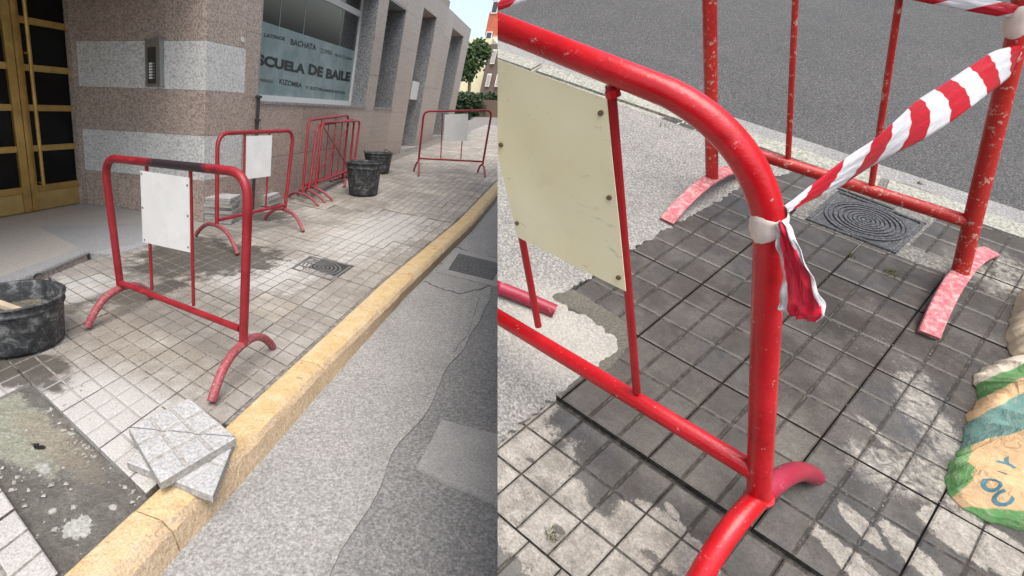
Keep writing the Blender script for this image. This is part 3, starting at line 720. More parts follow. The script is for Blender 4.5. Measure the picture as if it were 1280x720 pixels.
c2 = LG(454, 243); bucket(c2, .245, .30, .55, "dark grey mortar-stained bucket in front of the stacked red barriers", M['bucket2'], (.8, M['dark']), handles=(1.0, 4.4))
c3 = LG(472, 216); bucket(c3, .24, .30, .42, "black bucket with ring handles half hidden behind the front bucket", M['bucket2'], (.6, M['dark']), handles=(1.3, 3.6, 5.9))

# ------------------------------------------------------------------ stacks of spare slabs by the pillar
def stackof(c, w, n, labs, grp, rot):
    for k in range(n):
        a = rot+random.uniform(-.12, .12); z = .002+(k+1)*.041; cc = V((c.x+random.uniform(-.015, .015), c.y+random.uniform(-.015, .015), c.z+z))
        ex, ey = V((math.cos(a), math.sin(a), 0))*w/2, V((-math.sin(a), math.cos(a), 0))*w/2
        quad_slab("stacked_slab", [cc-ex-ey, cc+ex-ey, cc+ex+ey, cc-ex+ey], .037, M['slab_loose'] if k == n-1 else M['slab_side'], labs(k, n), group=grp, fine=(k == n-1))
ordn = ["bottom", "second from the bottom", "third from the bottom", "fourth from the bottom", "fifth from the bottom", "sixth from the bottom", "seventh from the bottom", "eighth from the bottom"]
stackof(LG(279, 276), .36, 8, lambda k, n: ("%s slab of the tall grey stack left of the second barrier's panel" % (ordn[k] if k < n-1 else "pale top")), "paving slabs in the tall stack", .3)
stackof(LG(330, 255), .38, 4, lambda k, n: ("%s slab of the low grey stack below the drain pipe" % (ordn[k] if k < n-1 else "pale top")), "paving slabs in the low stack", .1)

# ------------------------------------------------------------------ the apartment building
FX = -4.15
FA, FB = V((FX, 5.17, 0)), V((FX, 22, 0))
SHX, SHY = .13, -.010                              # the building stands slightly out of plumb over the pavement
def shear(p): return V((p.x+SHX*p.z, p.y+SHY*p.z, p.z))
def xplane(u, v, x0):
    d = LS.ray(u, v); t = (x0-CAM.x+SHX*CAM.z)/(d.x-SHX*d.z); p = CAM+d*t; return V((p.x-SHX*p.z, p.y-SHY*p.z, p.z))
def yplane(u, v, y0):
    d = LS.ray(u, v); t = (y0-CAM.y+SHY*CAM.z)/(d.y-SHY*d.z); p = CAM+d*t; return V((p.x-SHX*p.z, p.y-SHY*p.z, p.z))
def FP(u, v, dx=0.0): return xplane(u, v, FX+dx)
def SP(u, v, y=5.17): return yplane(u, v, y)
DXW = -6.16
def DP(u, v, dx=0.0): return xplane(u, v, DXW+dx)
B = Thing("apartment_building", LS, V((FX, 5.17, 0)), "granite building front with brass door and dance school window", "building")
B.pre = shear
z1 = SP(254, 170).z; z1b = SP(254, 226).z; z2 = SP(254, 113).z; z3 = SP(254, 50.5).z
TOP = 7.4
HY = FP(306, 100).y                               # the white bands end here on the street face
T_ = .03
def courses(x0, x1, y0, y1, zs):
    cuts = [x0, x0+.72, x0+1.33, x1]
    for k, (za, zb, mt) in enumerate(zs):
        for a, b in zip(cuts[:-1], cuts[1:]): B.part("granite_panel", MB().box((a+(.001 if a > x0 else 0), y0+random.uniform(0, .002), za+.0015), (b-(.001 if b < x1 else 0), y1, zb-.0015)), mt)
lev = [(0, z1b, M['granite_pink']), (z1b, z1, M['granite_white']), (z1, z2, M['granite_pink']), (z2, z3, M['granite_white']), (z3, 4.6, M['granite_pink'])]
courses(-6.05, FX, 5.17, HY, lev)                 # the pier, side and front in one block
B.part("jamb_return", MB().box((-6.2, 5.10, 0), (-6.052, 5.5, 4.6)), M['granite_pink'])
# street wall round its openings
w0, w1 = FP(322, 122), FP(456, 136)
sillz = (w0.z+w1.z)/2
dy0, dy1 = FP(500, 180).y, FP(520, 186).y
wy0, wy1 = FP(323, 100).y, FP(457, 130).y
ny0, ny1 = FP(467, 137).y, FP(489, 139).y
py0 = FP(505, 160).y; py1 = FP(522, 160).y
qy0 = FP(548, 130).y; qy1 = FP(563, 130).y
endy = FP(570, 132).y
D_ = .45
def wall(y0, y1, za, zb, mt='granite_pink', x0=FX-.45, name="wall_panel"):
    n = max(1, round((zb-za)/.78)); m = max(1, round((y1-y0)/1.3))
    for i in range(n):
        for j in range(m):
            a, b = za+(zb-za)*i/n, za+(zb-za)*(i+1)/n; c, d = y0+(y1-y0)*j/m, y0+(y1-y0)*(j+1)/m
            B.part(name, MB().box((x0, c+.0015, a+.0015), (FX+random.uniform(-.002, .002), d-.0015, b-.0015)), M[mt])
RZ = (FP(586, 32).z+FP(552, 3).z)/2; print('RZ', RZ, FP(586, 32).z)
wall(HY, wy0, 0, TOP if False else 4.6)
nseg = [HY]; 
def lowwall(y0, y1, ztop):                        # courses below the sills, stepping up the slope
    n = max(1, round((y1-y0)/1.2))
    for k in range(n):
        a, b = y0+(y1-y0)*k/n, y0+(y1-y0)*(k+1)/n; wall(a+.002, b-.002, -.05, ztop-.002)
lowwall(wy0, wy1, sillz); wall(wy1, ny0, -.05, RZ); lowwall(ny0, ny1, sillz); wall(ny1, py0, -.05, RZ)
wall(wy0, wy1, 3.6, 4.6); wall(ny0, ny1, 3.6, RZ)
doorz = FP(527, 7).z
wall(py0, py1, doorz, RZ); wall(py1, qy0, -.05, RZ)
wall(qy0, qy1, FP(576, 43).z, RZ); wall(qy1, endy, -.05, RZ)
def reveals(y0, y1, za, zb, dep, mt='granite_grey', sill=True):
    B.part("window_reveal", MB().box((FX-dep, y1-.03, za), (FX-.004, y1-.001, zb)), M[mt]); B.part("window_reveal", MB().box((FX-dep, y0+.001, za), (FX-.004, y0+.03, zb)), M[mt])
    if sill: B.part("sill", MB().box((FX-dep, y0-.01, za-.03), (FX+.025, y1+.01, za+.004)), M['granite_grey'])
    B.part("soffit", MB().box((FX-dep, y0, zb-.03), (FX-.004, y1, zb)), M[mt])
# recess depth: where the glass meets the far reveal
gx = SP(437, 131, wy1-.03).x
DEP = min(.9, max(.15, FX-gx)); 
reveals(wy0, wy1, sillz, 3.6, DEP+.06); reveals(ny0, ny1, sillz, 3.6, .55)
GX = FX-DEP
def GP(u, v): return xplane(u, v, GX)
glass_z0 = sillz+.004
trz = GP(430, 8).z
WF = Thing  # alias unused
def fr_box(y0, y1, za, zb, x=GX, t=.05, mt='white', name="window_frame", parent=None): return B.part(name, MB().box((x-.02, y0, za), (x+t-.02, y1, zb)), M[mt], parent=parent)
gy0, gy1 = wy0+.03, wy1-.03
fw = fr_box(gy0, gy1, glass_z0, glass_z0+.09)
fr_box(gy1-.055, gy1, glass_z0+.091, 3.56); fr_box(gy0, gy0+.05, glass_z0+.091, 3.56); fr_box(gy0+.051, gy1-.056, trz-.05, trz+.05); 
def m_showglass():
    t = NT("shop_glass"); return t.fin((.02, .025, .027, 1), .03, 0, .9)
M['shopglass'] = m_showglass()
def m_film():
    t = NT("frosted_film"); p = t.pos(); n = t.noise(p, 2.5, 4, .6); return t.fin(t.ramp(n, [(.3, (.15, .225, .23, 1)), (.7, (.27, .36, .355, 1))]), .25, 0, .5)
M['film'] = m_film()
B.part("window_pane", MB().box((GX-.012, gy0+.051, glass_z0+.091), (GX-.004, gy1-.056, trz-.051)), M['shopglass'], parent=fw)
B.part("window_pane", MB().box((GX-.012, gy0+.051, trz+.051), (GX-.004, gy1-.056, 3.55)), M['shopglass'], parent=fw)
fz0, fz1 = GP(330, 27).z, GP(445, 62).z
B.part("frosted_film", MB().prism([V((GX-.0035, gy0+.052, glass_z0+.092)), V((GX-.0035, gy1-.057, glass_z0+.092)), V((GX-.0035, gy1-.057, GP(438, 62).z)), V((GX-.0035, gy0+.052, GP(330, 27).z))],
    [V((GX-.001, gy0+.052, glass_z0+.092)), V((GX-.001, gy1-.057, glass_z0+.092)), V((GX-.001, gy1-.057, GP(438, 62).z)), V((GX-.001, gy0+.052, GP(330, 27).z))]), M['film'], parent=fw)
for u in (347, 377, 423):
    y = GP(u, 70).y; B.part("vertical_blind_edge", MB().box((GX-.003, y-.006, glass_z0+.092), (GX+.0005, y+.006, trz-.052)), simple("blind_edge", (.28, .34, .34), .5) if u == 347 else bpy.data.materials["blind_edge"], parent=fw)
M['ink'] = simple("black_lettering", (.012, .014, .016), .4)
def text_mb(txt, ox, ex, ez, height, width=None, bold=.0, depth=.0015, base=V((0, 0, 0))):
    cu = bpy.data.curves.new("t", 'FONT'); cu.body = txt; cu.size = 1; cu.offset = bold; cu.extrude = 0.0; cu.resolution_u = 3
    ob = bpy.data.objects.new("t", cu); COL.objects.link(ob); bpy.context.view_layer.update()
    me = bpy.data.meshes.new_from_object(ob.evaluated_get(bpy.context.evaluated_depsgraph_get())); COL.objects.unlink(ob); bpy.data.objects.remove(ob)
    xs = [v.co.x for v in me.vertices]; ys = [v.co.y for v in me.vertices]; x0, x1, y0, y1 = min(xs), max(xs), min(ys), max(ys)
    s = height/(y1-y0); sx = (width/(x1-x0)) if width else s
    return [ox+ex*((v.co.x-x0)*sx)+ez*((v.co.y-y0)*s) for v in me.vertices], [list(p.vertices) for p in me.polygons]
def lettering(txt, a, b, hpx, bold=.03):
    """text from pixel a to pixel b along the pane's foot line, hpx tall"""
    p, q = GP(*a), GP(*b); h = abs(GP(a[0], a[1]-hpx).z-p.z)
    ex = (q-p); w = ex.length; ex.normalize(); vs, fs = text_mb(txt, V((GX+.0015, p.y, p.z)), ex, V((0, 0, 1)), h, w, bold)
    m = MB(); m.add(vs, fs); B.part("lettering", m, M['ink'], parent=fw)
lettering("ESCUELA", (311, 79), (381, 93), 15, .055)
lettering("DE", (385, 93), (403, 97), 14, .055)
lettering("BAILE", (407, 98), (437, 102), 13, .055)
lettering("BACHATA", (363, 56), (395, 63), 8, .03)
lettering("ZUMBA", (400, 66), (415, 69), 6, .0)
lettering("SALSA CUBANA", (418, 70), (440, 76), 4, .0)
lettering("LATINOS", (330, 46), (356, 51), 5, .03)
lettering("KIZOMBA", (349, 105), (377, 110), 7, .02)
lettering("Y ESTIRAMIENTOS", (381, 111), (431, 118), 4, .02)
lettering("MERENGUE", (325, 102), (341, 104), 4, .0)
# second window
NX = FX-.55
nf = B.part("window_frame", MB().box((NX-.02, ny0+.03, sillz), (NX+.03, ny1-.03, sillz+.07)), M['white'])
B.part("window_pane", MB().box((NX-.012, ny0+.03, sillz+.07), (NX-.004, ny1-.03, 3.55)), M['shopglass'], parent=nf)
B.part("mullion", MB().box((NX-.02, ny1-.12, sillz+.071), (NX+.03, ny1-.031, 3.55)), M['white'], parent=nf)
# door recess with a dark grille door and letter plate
for (a, b, zt) in ((py0, py1, doorz), (qy0, qy1, FP(576, 43).z)):
    B.part("door_reveal", MB().box((FX-.9, b-.03, 0), (FX-.004, b-.002, zt)), M['granite_grey']); B.part("door_reveal", MB().box((FX-.9, a+.002, 0), (FX-.004, a+.03, zt)), M['granite_grey'])
    dr = B.part("metal_door", MB().box((FX-.95, a, 0), (FX-.9, b, zt)), M['dark'])
    for k in range(7):
        y = a+(b-a)*(k+.5)/7; B.part("grille_bar", MB().box((FX-.9, y-.012, 1.9), (FX-.88, y+.012, zt-.03)), M['granite_grey'], parent=dr)
    B.part("door_panel", MB().box((FX-.9, a+.08, .7), (FX-.885, b-.08, 1.75)), M['brown_far'], parent=dr)
_lp = FP(518, 113); B.part("letter_plate", MB().box((FX-.16, _lp.y+.2, _lp.z-.22), (FX-.14, _lp.y+.9, _lp.z+.25)), M['white'])
B.part("door_step", MB().box((FX-.9, py0, 0), (FX+.12, py1, gz(py0)+.10)), M['granite_pale'])
B.part("door_step", MB().box((FX-.9, qy0, 0), (FX+.0, qy1, gz(qy0)+.10)), M['granite_pale'])
# backing walls and upper storey (out of frame but solid)
B.part("backing_wall", MB().box((-9, 5.6, 0), (FX-.96, endy, 5.2)), M['grey_far'])
B.part("porch_ceiling", MB().box((-9, -3.0, 3.05), (FX-.0, 5.165, 3.3)), M['white_far'])
B.part("porch_wall", MB().box((-9, -3.0, 0), (DXW-.10, 6.0, 3.04)), M['granite_pink'])
B.part("upper_wall", MB().box((-9, -3.0, 4.61), (FX, wy1-2, 9)), M['granite_pink'])
B.part("porch_lintel", MB().box((-4.6, -3.0, 3.301), (FX, 5.165, 4.6)), M['granite_pink'])
# drain pipe with clips
dpy = FP(320, 140).y
pip = B.part("drain_pipe", MB().tube([V((FX+.03, dpy, FP(320, 119).z)), V((FX+.03, dpy, 0.0))], .022, 10), M['dark'])
for zz in (FP(320, 121).z, FP(320, 150).z): B.part("pipe_clip", MB().box((FX, dpy-.035, zz-.015), (FX+.06, dpy+.035, zz+.015)), M['dark'], parent=pip)
# intercom plate
IQ = [SP(182, 108, 5.15), SP(204, 108, 5.15), SP(203, 45, 5.15), SP(181, 47, 5.15)]
def IL(a, b, y): p = (IQ[0]*(1-a)+IQ[1]*a)*(1-b)+(IQ[3]*(1-a)+IQ[2]*a)*b; return V((p.x, y, p.z))
def ibox(name, a0, a1, b0, b1, y0, y1, mt, parent=None, bevel=0):
    return B.part(name, MB().prism([IL(a0, b0, y0), IL(a1, b0, y0), IL(a1, b1, y0), IL(a0, b1, y0)], [IL(a0, b0, y1), IL(a1, b0, y1), IL(a1, b1, y1), IL(a0, b1, y1)]), M[mt], parent=parent, bevel=bevel)
ic = ibox("intercom", 0, .80, 0, .97, 5.172, 5.145, 'steel', bevel=.003)
ibox("intercom_hood", .801, 1, 0, 1, 5.172, 5.10, 'steel', ic); ibox("keypad_plate", .16, .62, .06, .80, 5.1448, 5.142, 'dark', ic)
ibox("speaker_grille", .26, .52, .56, .68, 5.1415, 5.137, 'dark', ic)
for k in range(6):
    z = .16+.058*k; ibox("name_plate", .24, .44, z, z+.038, 5.1415, 5.139, 'white', ic); ibox("call_button", .50, .58, z, z+.038, 5.1415, 5.136, 'steel', ic)
B.part("wall_cap", MB().tube([FP(303, 50), FP(303, 50)+V((.012, 0, 0))], .03, 16), M['granite_white'])
# brass double door
LZ = .08
def dbox(y0, y1, za, zb, x0=0.0, x1=.06, mt='brass', name="door_rail", parent=None, bevel=.003): return B.part(name, MB().box((DXW+x0, min(y0, y1), za), (DXW+x1, max(y0, y1), zb)), M[mt], parent=parent, bevel=bevel)
yj = DP(97, 150).y; yo = DP(105, 150).y
dbox(5.165, yj+.06, LZ, 3.04, 0, .10, name="door_jamb")
LW = abs(yj-DP(24, 150).y)                        # width of the right leaf
rails = [DP(60, v).z for v in (31, 87, 135, 184)]
def leaf(y1, y0, first):
    lf = dbox(y1, y1-.10, LZ+.01, 3.02, name="door_leaf"); dbox(y0+.09, y0+.003, LZ+.01, 3.02, parent=lf, name="door_stile")
    zb = DP(60, 232).z if first else DP(60, 232).z
    dbox(y1-.101, y0+.091, LZ+.01, zb-.05, .004, .045, 'brass_dull', "kick_panel", lf); dbox(y1-.101, y0+.091, zb-.048, zb+.03, name="door_rail", parent=lf)
    zs = [zb+.03]+sorted(rails)+[2.78+.2]
    prev = zb+.03
    for z in sorted(rails)+[2.78]:
        B.part("pane", MB().box((DXW+.015, y0+.091, prev+.001), (DXW+.025, y1-.101, z-.036)), M['darkglass'], parent=lf)
        dbox(y1-.101, y0+.091, z-.035, z+.035, .005, .052, parent=lf, bevel=.002); prev = z+.035
    B.part("pane", MB().box((DXW+.015, y0+.091, prev+.001), (DXW+.025, y1-.101, 3.0)), M['darkglass'], parent=lf)
    return lf
l1 = leaf(yj, yj-LW, True); l2 = leaf(yj-LW-.006, yj-2*LW, False)
hb0, hb1 = DP(57, 232, .16), DP(40, -5, .16)
hy = (hb0.y+hb1.y)/2
B.part("pull_handle", MB().tube([V((DXW+.13, hb0.y, hb0.z)), V((DXW+.13, hb0.y, 2.6))], .021, 14), M['brass'], parent=l1)
for z in (hb0.z+.03, 1.9): B.part("handle_bracket", MB().tube([V((DXW+.05, hb0.y, z)), V((DXW+.13, hb0.y, z))], .012, 8), M['brass'], parent=l1)
for z in (.45, 1.15, 1.55, 2.3): B.part("hinge", MB().tube([V((DXW+.075, yj+.01, z)), V((DXW+.075, yj+.01, z+.12))], .017, 8), M['brass'], parent=l1)
# granite landing, ramp and step
EN = Thing("entrance_step", LS, V((-4.05, 3.4, 0)), "pale granite entrance landing with nosed step and grey side ramp before the brass door", "step")
c1, c2_ = V((-4.09, 3.41, LZ)), V((-3.80, 2.30, LZ))
cA = LG(47, 283, LZ); cE = LG(150, 276, .055); cE.z = .055
EN.part("landing", MB().poly([V((DXW, 5.16, LZ)), V((DXW, -2, LZ)), V((-3.86+.6, -2, LZ)), V((-4.02, 2.30, LZ)), V((-4.25, 3.47, LZ)), V(cA), V((-5.5, 5.16, LZ))], .2), M['granite_pale'])
EN.part("nosing", MB().poly([V((-3.2, 0, LZ+.003)), V((-3.79, 2.30, LZ+.003)), V((-4.07, 3.41, LZ+.003)), V((-4.25, 3.47, LZ+.003)), V((-4.02, 2.30, LZ+.003)), V((-3.5, 0, LZ+.003))], .028), M['granite_ramp'], bevel=.006)
EN.part("riser", MB().poly([V((-3.2, -.3, LZ-.027)), V((-3.82, 2.31, LZ-.027)), V((-4.09, 3.40, LZ-.027)), V((-4.2, 3.4, LZ-.027)), V((-4.0, 2.3, LZ-.027)), V((-3.5, -.3, LZ-.027))], .1), M['granite_pink'])
rp = [V(cA), V((-4.25, 3.47, LZ)), V((-4.08, 3.43, LZ*.7)), V((-4.0, 3.62, .004)), V((-3.97, 4.75, .004)), V((-4.55, 4.75, .035))]
r1 = MB(); lo = [p-V((0, 0, .15)) for p in rp]; r1.add(rp+lo, [[0, 1, 2, 5], [2, 3, 4, 5], [0, 1, 7, 6], [1, 2, 8, 7], [2, 3, 9, 8], [3, 4, 10, 9], [4, 5, 11, 10], [5, 0, 6, 11]])
EN.part("ramp", r1, M['granite_ramp'])
EN.part("side_landing", MB().add([V((-5.5, 5.16, LZ-.002)), V(cA), V((-4.55, 4.75, .036)), V((-3.97, 4.75, .005)), V((-3.95, 5.16, .005)), V((-5.5, 5.16, -.1)), V((-3.95, 5.16, -.1)), V((-3.97, 4.75, -.1))], [[0, 1, 2], [0, 2, 4], [2, 3, 4], [3, 4, 6, 7]]), M['granite_pale'])

# ------------------------------------------------------------------ far end of the street
def at(u, v, y): d = LS.ray(u, v); return CAM+d*(y/d.y)
YB = 46.0
def far_building(name, us, vtop, y, mat, label, floors, cols, dep=9, bands=None, base=None, win=('white_far', 'glass_far')):
    a, b = at(us[0], 160, y), at(us[1], 160, y); zt = at((us[0]+us[1])/2, vtop, y).z; zb = -1
    T = Thing(name, LS, V((a.x, y, 0)), label, "building"); T.pre = lambda p: V((p.x+.13*(p.z-4.0), p.y, p.z))
    w = T.part("wall", MB().box((a.x, y, zb), (b.x, y+dep, zt)), M[mat])
    W_ = b.x-a.x
    for (z0, z1, mt) in (bands or []):
        T.part("facade_band", MB().box((a.x-.05, y-.12, at(us[0], z0, y).z), (b.x+.05, y-.001, at(us[0], z1, y).z)), M[mt])
    for v0, v1 in floors:
        for c0, c1 in cols:
            x0, x1 = a.x+W_*c0, a.x+W_*c1; za, zc = at(us[0], v1, y).z, at(us[0], v0, y).z
            f = T.part("window", MB().box((x0, y-.22, za), (x1, y-.13, zc)), M[win[0]])
            T.part("pane", MB().box((x0+.12*(x1-x0), y-.24, za+.1*(zc-za)), (x1-.12*(x1-x0), y-.221, zc-.1*(zc-za))), M[win[1]], parent=f)
    return T
far_building("apartment_block", (588, 640), -60, 58, 'white_far', "white and red brick apartment block at the far end of the street", [(-34, -16), (2, 18), (40, 52)], [(.02, .16), (.40, .52), (.62, .75)],
             bands=[(16, 44, 'brick_far'), (-30, 0, 'brick_far')])
far_building("cream_house", (572, 598), 48, 50, 'cream_far', "small cream rendered house just above the dark hedge", [(60, 74)], [(.15, .4), (.6, .85)])
far_building("brown_house", (597, 650), 55, 44, 'brown_far', "dark brown building with pale windows at right above the hedge", [(62, 80), (92, 108)], [(.10, .20), (.32, .50), (.62, .8)], win=('white_far', 'grey_far'))
def leafball(mb, c, r, n, s, flat=1.0):
    for _ in range(n):
        d_ = V((random.gauss(0, 1), random.gauss(0, 1), random.gauss(0, 1))).normalized()*r*random.uniform(.55, 1.05)*(1+.25*noise.noise(c+V((random.random()*3, 0, 0)))); d_.z *= flat
        p = c+d_; a = V((random.uniform(-1, 1), random.uniform(-1, 1), random.uniform(-1, 1))).normalized()*s; b = a.orthogonal().normalized()*s*.7
        mb.add([p-a, p+b, p+a, p-b], [[0, 1, 2, 3]])
TR = Thing("tree", LS, at(590, 140, 34), "small bushy green street tree above the hedge at the corner of the building", "tree")
cr_ = MB()
for u, v, r in ((586, 70, .75), (600, 62, .65), (594, 76, .7), (584, 90, .6), (581, 82, .5), (607, 66, .4)): leafball(cr_, at(u, v, 34), r, 260, .13)
TR.part("crown", cr_, M['foliage_light']); p0 = at(586, 150, 34); TR.part("trunk", MB().tube([p0-V((0, 0, 1.5)), at(587, 100, 34), at(590, 80, 34)], [.14, .10, .06], 8), M['bark'])
hd = MB()
for k in range(60):
    p = at(568+k*1.1, 135, 30+.02*k); zt = at(568+k*1.1, 119, 30).z; zb = at(568+k*1.1, 152, 30).z
    for q in range(6): leafball(hd, V((p.x, p.y+random.uniform(-.3, .5), zb+(zt-zb)*(q+.4)/6)), .32, 30, .10)
_a, _b = at(566, 150, 30.5), at(636, 150, 30.5); hz0, hz1 = at(600, 153, 30).z, at(600, 122, 30).z
HD = Thing("hedge", LS, _a, "dark clipped green hedge across the end of the pavement", "hedge"); HD.part("foliage", hd, M['foliage'])
HD.part("stems", MB().box((_a.x, 30.3, hz0-1), (_b.x, 30.9, hz1-.1)), M['bark'])

# opposite side of the street, reflected in the shop window
OB = Thing("terrace_block", LS, V((17, 10, 0)), "beige apartment block across the road, mirrored in the dance school window", "building")
OB.part("wall", MB().box((17, -6, -.3), (24, 34, 19)), M['grey_far'])
for fl in range(6):
    for k in range(11):
        y = -4+k*3.4; z = 1.2+fl*3.0
        f = OB.part("window", MB().box((16.9, y, z), (16.999, y+1.3, z+1.7)), M['white_far']); OB.part("pane", MB().box((16.86, y+.1, z+.1), (16.899, y+1.2, z+1.6)), M['glass_far'], parent=f)

# ================================================================== RIGHT: the second stretch of pavement, on its own sloping deck
def rsheet(name, pts, z, th, mat, **k): return solo(name, MB().poly([V((p[0], p[1], z)) for p in pts], th), mat, RS, kind="structure", **k)
XL, XR, Y0, YK, YF = -9, 3.0, -.9, 2.60, 9.5
DECK = rsheet("pavement", [(XL, Y0), (XR, Y0), (XR, 2.775), (XL, 2.775)], -.020, .10, M['mortar_r'])
rsheet("road", [(XL, 2.97), (XR, 2.97), (XR, YF), (XL, YF)], -.046, .10, M['asphalt_r'])
rsheet("gutter_strip", [(XL, 2.778), (XR, 2.778), (XR, 2.968), (XL, 2.968)], -.040, .10, M['gutter_r'])
# far-left concrete apron between the paving and the road
cpx = [(700, 492), (735, 460), (762, 448), (772, 437), (770, 425), (755, 412), (735, 398), (712, 388), (700, 378), (690, 372), (716, 360), (745, 343), (790, 312), (840, 283), (900, 250), (940, 226)]
cg = [RG(*p) for p in cpx]
capr = [(g.x, g.y) for g in cg]+[(.02, 2.48), (.09, 2.60), (XL, 2.60), (XL, .0), (-.30, .0)]
def rough_poly(pts, amp, fr, step_=.03, sd=1.0):
    out = []
    for i in range(len(pts)):
        a, b = V((*pts[i], 0)), V((*pts[(i+1) % len(pts)], 0)); L_ = (b-a).length; n = max(1, min(90, int(L_/step_)))
        nr = V((-(b-a).y, (b-a).x, 0)).normalized() if L_ > 0 else V((0, 0, 0))
        for k in range(n):
            p = a+(b-a)*k/n; out.append(p+nr*amp*noise.noise(V((p.x*fr, p.y*fr, sd))))
    return [(p.x, p.y) for p in out]
solo("concrete_apron", MB().poly([V((x, y, .002)) for x, y in rough_poly(capr, .016, 48, .010)], .03), M['conc_r'], RS, kind="structure")
wst = [(686, 373), (700, 362), (716, 362), (760, 388), (788, 408), (792, 425), (780, 440), (762, 462), (745, 468), (735, 462), (762, 440), (740, 400)]
solo("damp_mortar_strip", MB().poly([V((x, y, .0012)) for x, y in rough_poly([(RG(*p).x, RG(*p).y) for p in wst], .006, 60, .008)], .02), M['wetc_r'], RS, kind="structure")
# kerb of the far edge
K2 = Thing("kerb", RS, V((0, 2.7, 0)), kind="structure")
xs = [-6, -4.5, -3.2, -2.2, -1.3, -.45, .35, 1.15, 2.0, 3.0]
for a, b in zip(xs[:-1], xs[1:]): K2.part("kerb_stone", MB().box((a+.004, 2.64, -.10), (b-.004, 2.772, random.uniform(.001, .006))), M['curb_r'], bevel=.012)
solo("apron_strip", MB().poly([V((x, y, -.002)) for x, y in rough_poly([(XL, 2.605), (.05, 2.605), (.05, 2.635), (XL, 2.635)], .0, 20)], .03), M['curb_r'], RS, kind="structure")
# the slabs
rO = V((-.058, 1.221, 0)); rB, rA = V((.2455, 0, 0)), V((.0630, .3615, 0))
us_r = slab_mb(lambda u, v, z: rB*u+rA*v+V((0, 0, z)), .02, gap=.008, gro=.026, dep=.0030, cham=.014)
me_r = make_mesh("paving_slab", us_r, bevel=0); me_r.materials.append(M['pave_r']); me_r.materials.append(M['mortar_r'])
from mathutils.geometry import intersect_point_tri_2d
def inpoly(x, y, P):
    c = False; n = len(P)
    for i in range(n):
        x1, y1 = P[i]; x2, y2 = P[(i+1) % n]
        if (y1 > y) != (y2 > y) and x < (x2-x1)*(y-y1)/(y2-y1)+x1: c = not c
    return c
MHR = [RG(1006.7, 273.6), RG(1048, 237.5), RG(1159, 279), RG(1120.5, 316.7)]; mr = sum(MHR, V((0, 0, 0)))/4
MP = [(p.x, p.y) for p in [mr+(q-mr)*1.04 for q in MHR]]
def place_r(p, z=0.0, jig=.0008):
    sq = [p+rB*a+rA*b for a, b in ((0, 0), (1, 0), (1, 1), (0, 1))]
    dd = [(q-RS.O).dot(RCLIP) for q in sq]
    if max(dd) < 0: return
    cut = min(dd) < 0
    c = p+(rB+rA)/2
    hitmh = any(inpoly((p+rB*a+rA*b).x, (p+rB*a+rA*b).y, MP) for a in (.1, .35, .65, .9) for b in (.1, .35, .65, .9))
    hitap = [inpoly((p+rB*a+rA*b).x, (p+rB*a+rA*b).y, capr) for a in (.15, .5, .85) for b in (.15, .5, .85)]
    if all(hitap): return
    tz = V((p.x, p.y, z+random.uniform(-jig, jig)))
    Mx = Matrix.Translation(tz) @ Matrix.Rotation(random.uniform(-.004, .004), 4, 'X') @ Matrix.Rotation(random.uniform(-.004, .004), 4, 'Y')
    if cut or hitmh or p.y+rA.y > 2.62:
        mm = MB(); mm.add([Mx @ q for q in us_r.v], us_r.f); mm.mi = list(us_r.mi)
        me = make_mesh("paving_slab", mm); bm = bmesh.new(); bm.from_mesh(me)
        def cutp(co, no):
            r = bmesh.ops.bisect_plane(bm, geom=bm.verts[:]+bm.edges[:]+bm.faces[:], plane_co=co, plane_no=no, clear_outer=True)
            bmesh.ops.holes_fill(bm, edges=[e for e in r['geom_cut'] if isinstance(e, bmesh.types.BMEdge)], sides=0)
        if cut: cutp(RS.O, -RCLIP)
        if p.y+rA.y > 2.62: cutp(V((0, 2.636, 0)), V((0, 1, 0)))
        if hitmh:                                 # cut back to the side of the cover it lies on
            best = None
            for k in range(4):
                a, b = V((*MP[k], 0)), V((*MP[(k+1) % 4], 0)); e = b-a; n = V((e.y, -e.x, 0)).normalized()
                if n.dot(mr-a) > 0: n = -n
                s_ = n.dot(c-a)
                if best is None or s_ > best[0]: best = (s_, a, n)
            cutp(best[1]+best[2]*.006, -best[2])
        bm.to_mesh(me); bm.free()
        if not len(me.polygons): return
        me.materials.append(M['pave_r']); me.materials.append(M['mortar_r']); o = bpy.data.objects.new("paving_slab", me); COL.objects.link(o); o.parent = DECK; o.matrix_world = RS.M
    else:
        o = bpy.data.objects.new("paving_slab", me_r); COL.objects.link(o); o.parent = DECK; o.matrix_world = RS.M @ Mx
for j in range(-1, 4):
    for i in range(-3, 7): place_r(rO+rB*i+rA*j, 0.0)
# older, slightly sunken rows nearer the camera
for j in range(-4, -1):
    off = .075 if j == -2 else (.03 if j == -3 else .06)
    for i in range(-3, 8): place_r(rO+rB*i+rA*j+V((off, -.008, 0)), -.010, .0014)
manhole(RS, MHR, M['iron_r'], "dark iron ring-patterned manhole cover beside the orange-red barrier's lower rail", th=.02, lift=.002, fr=.05, rings=(.10, .2, .3, .4, .5, .62, .74, .86, .95))
# patches of cement filling round the cover
fl = [(1148, 232), (1232, 268), (1250, 300), (1200, 352), (1150, 335), (1085, 330), (985, 275), (1020, 232), (1080, 215)]
solo("cement_fill", MB().poly([V((x, y, -.0045)) for x, y in rough_poly([(RG(*p).x, RG(*p).y) for p in fl], .008, 40)], .015), M['conc_r2'], RS, kind="structure")
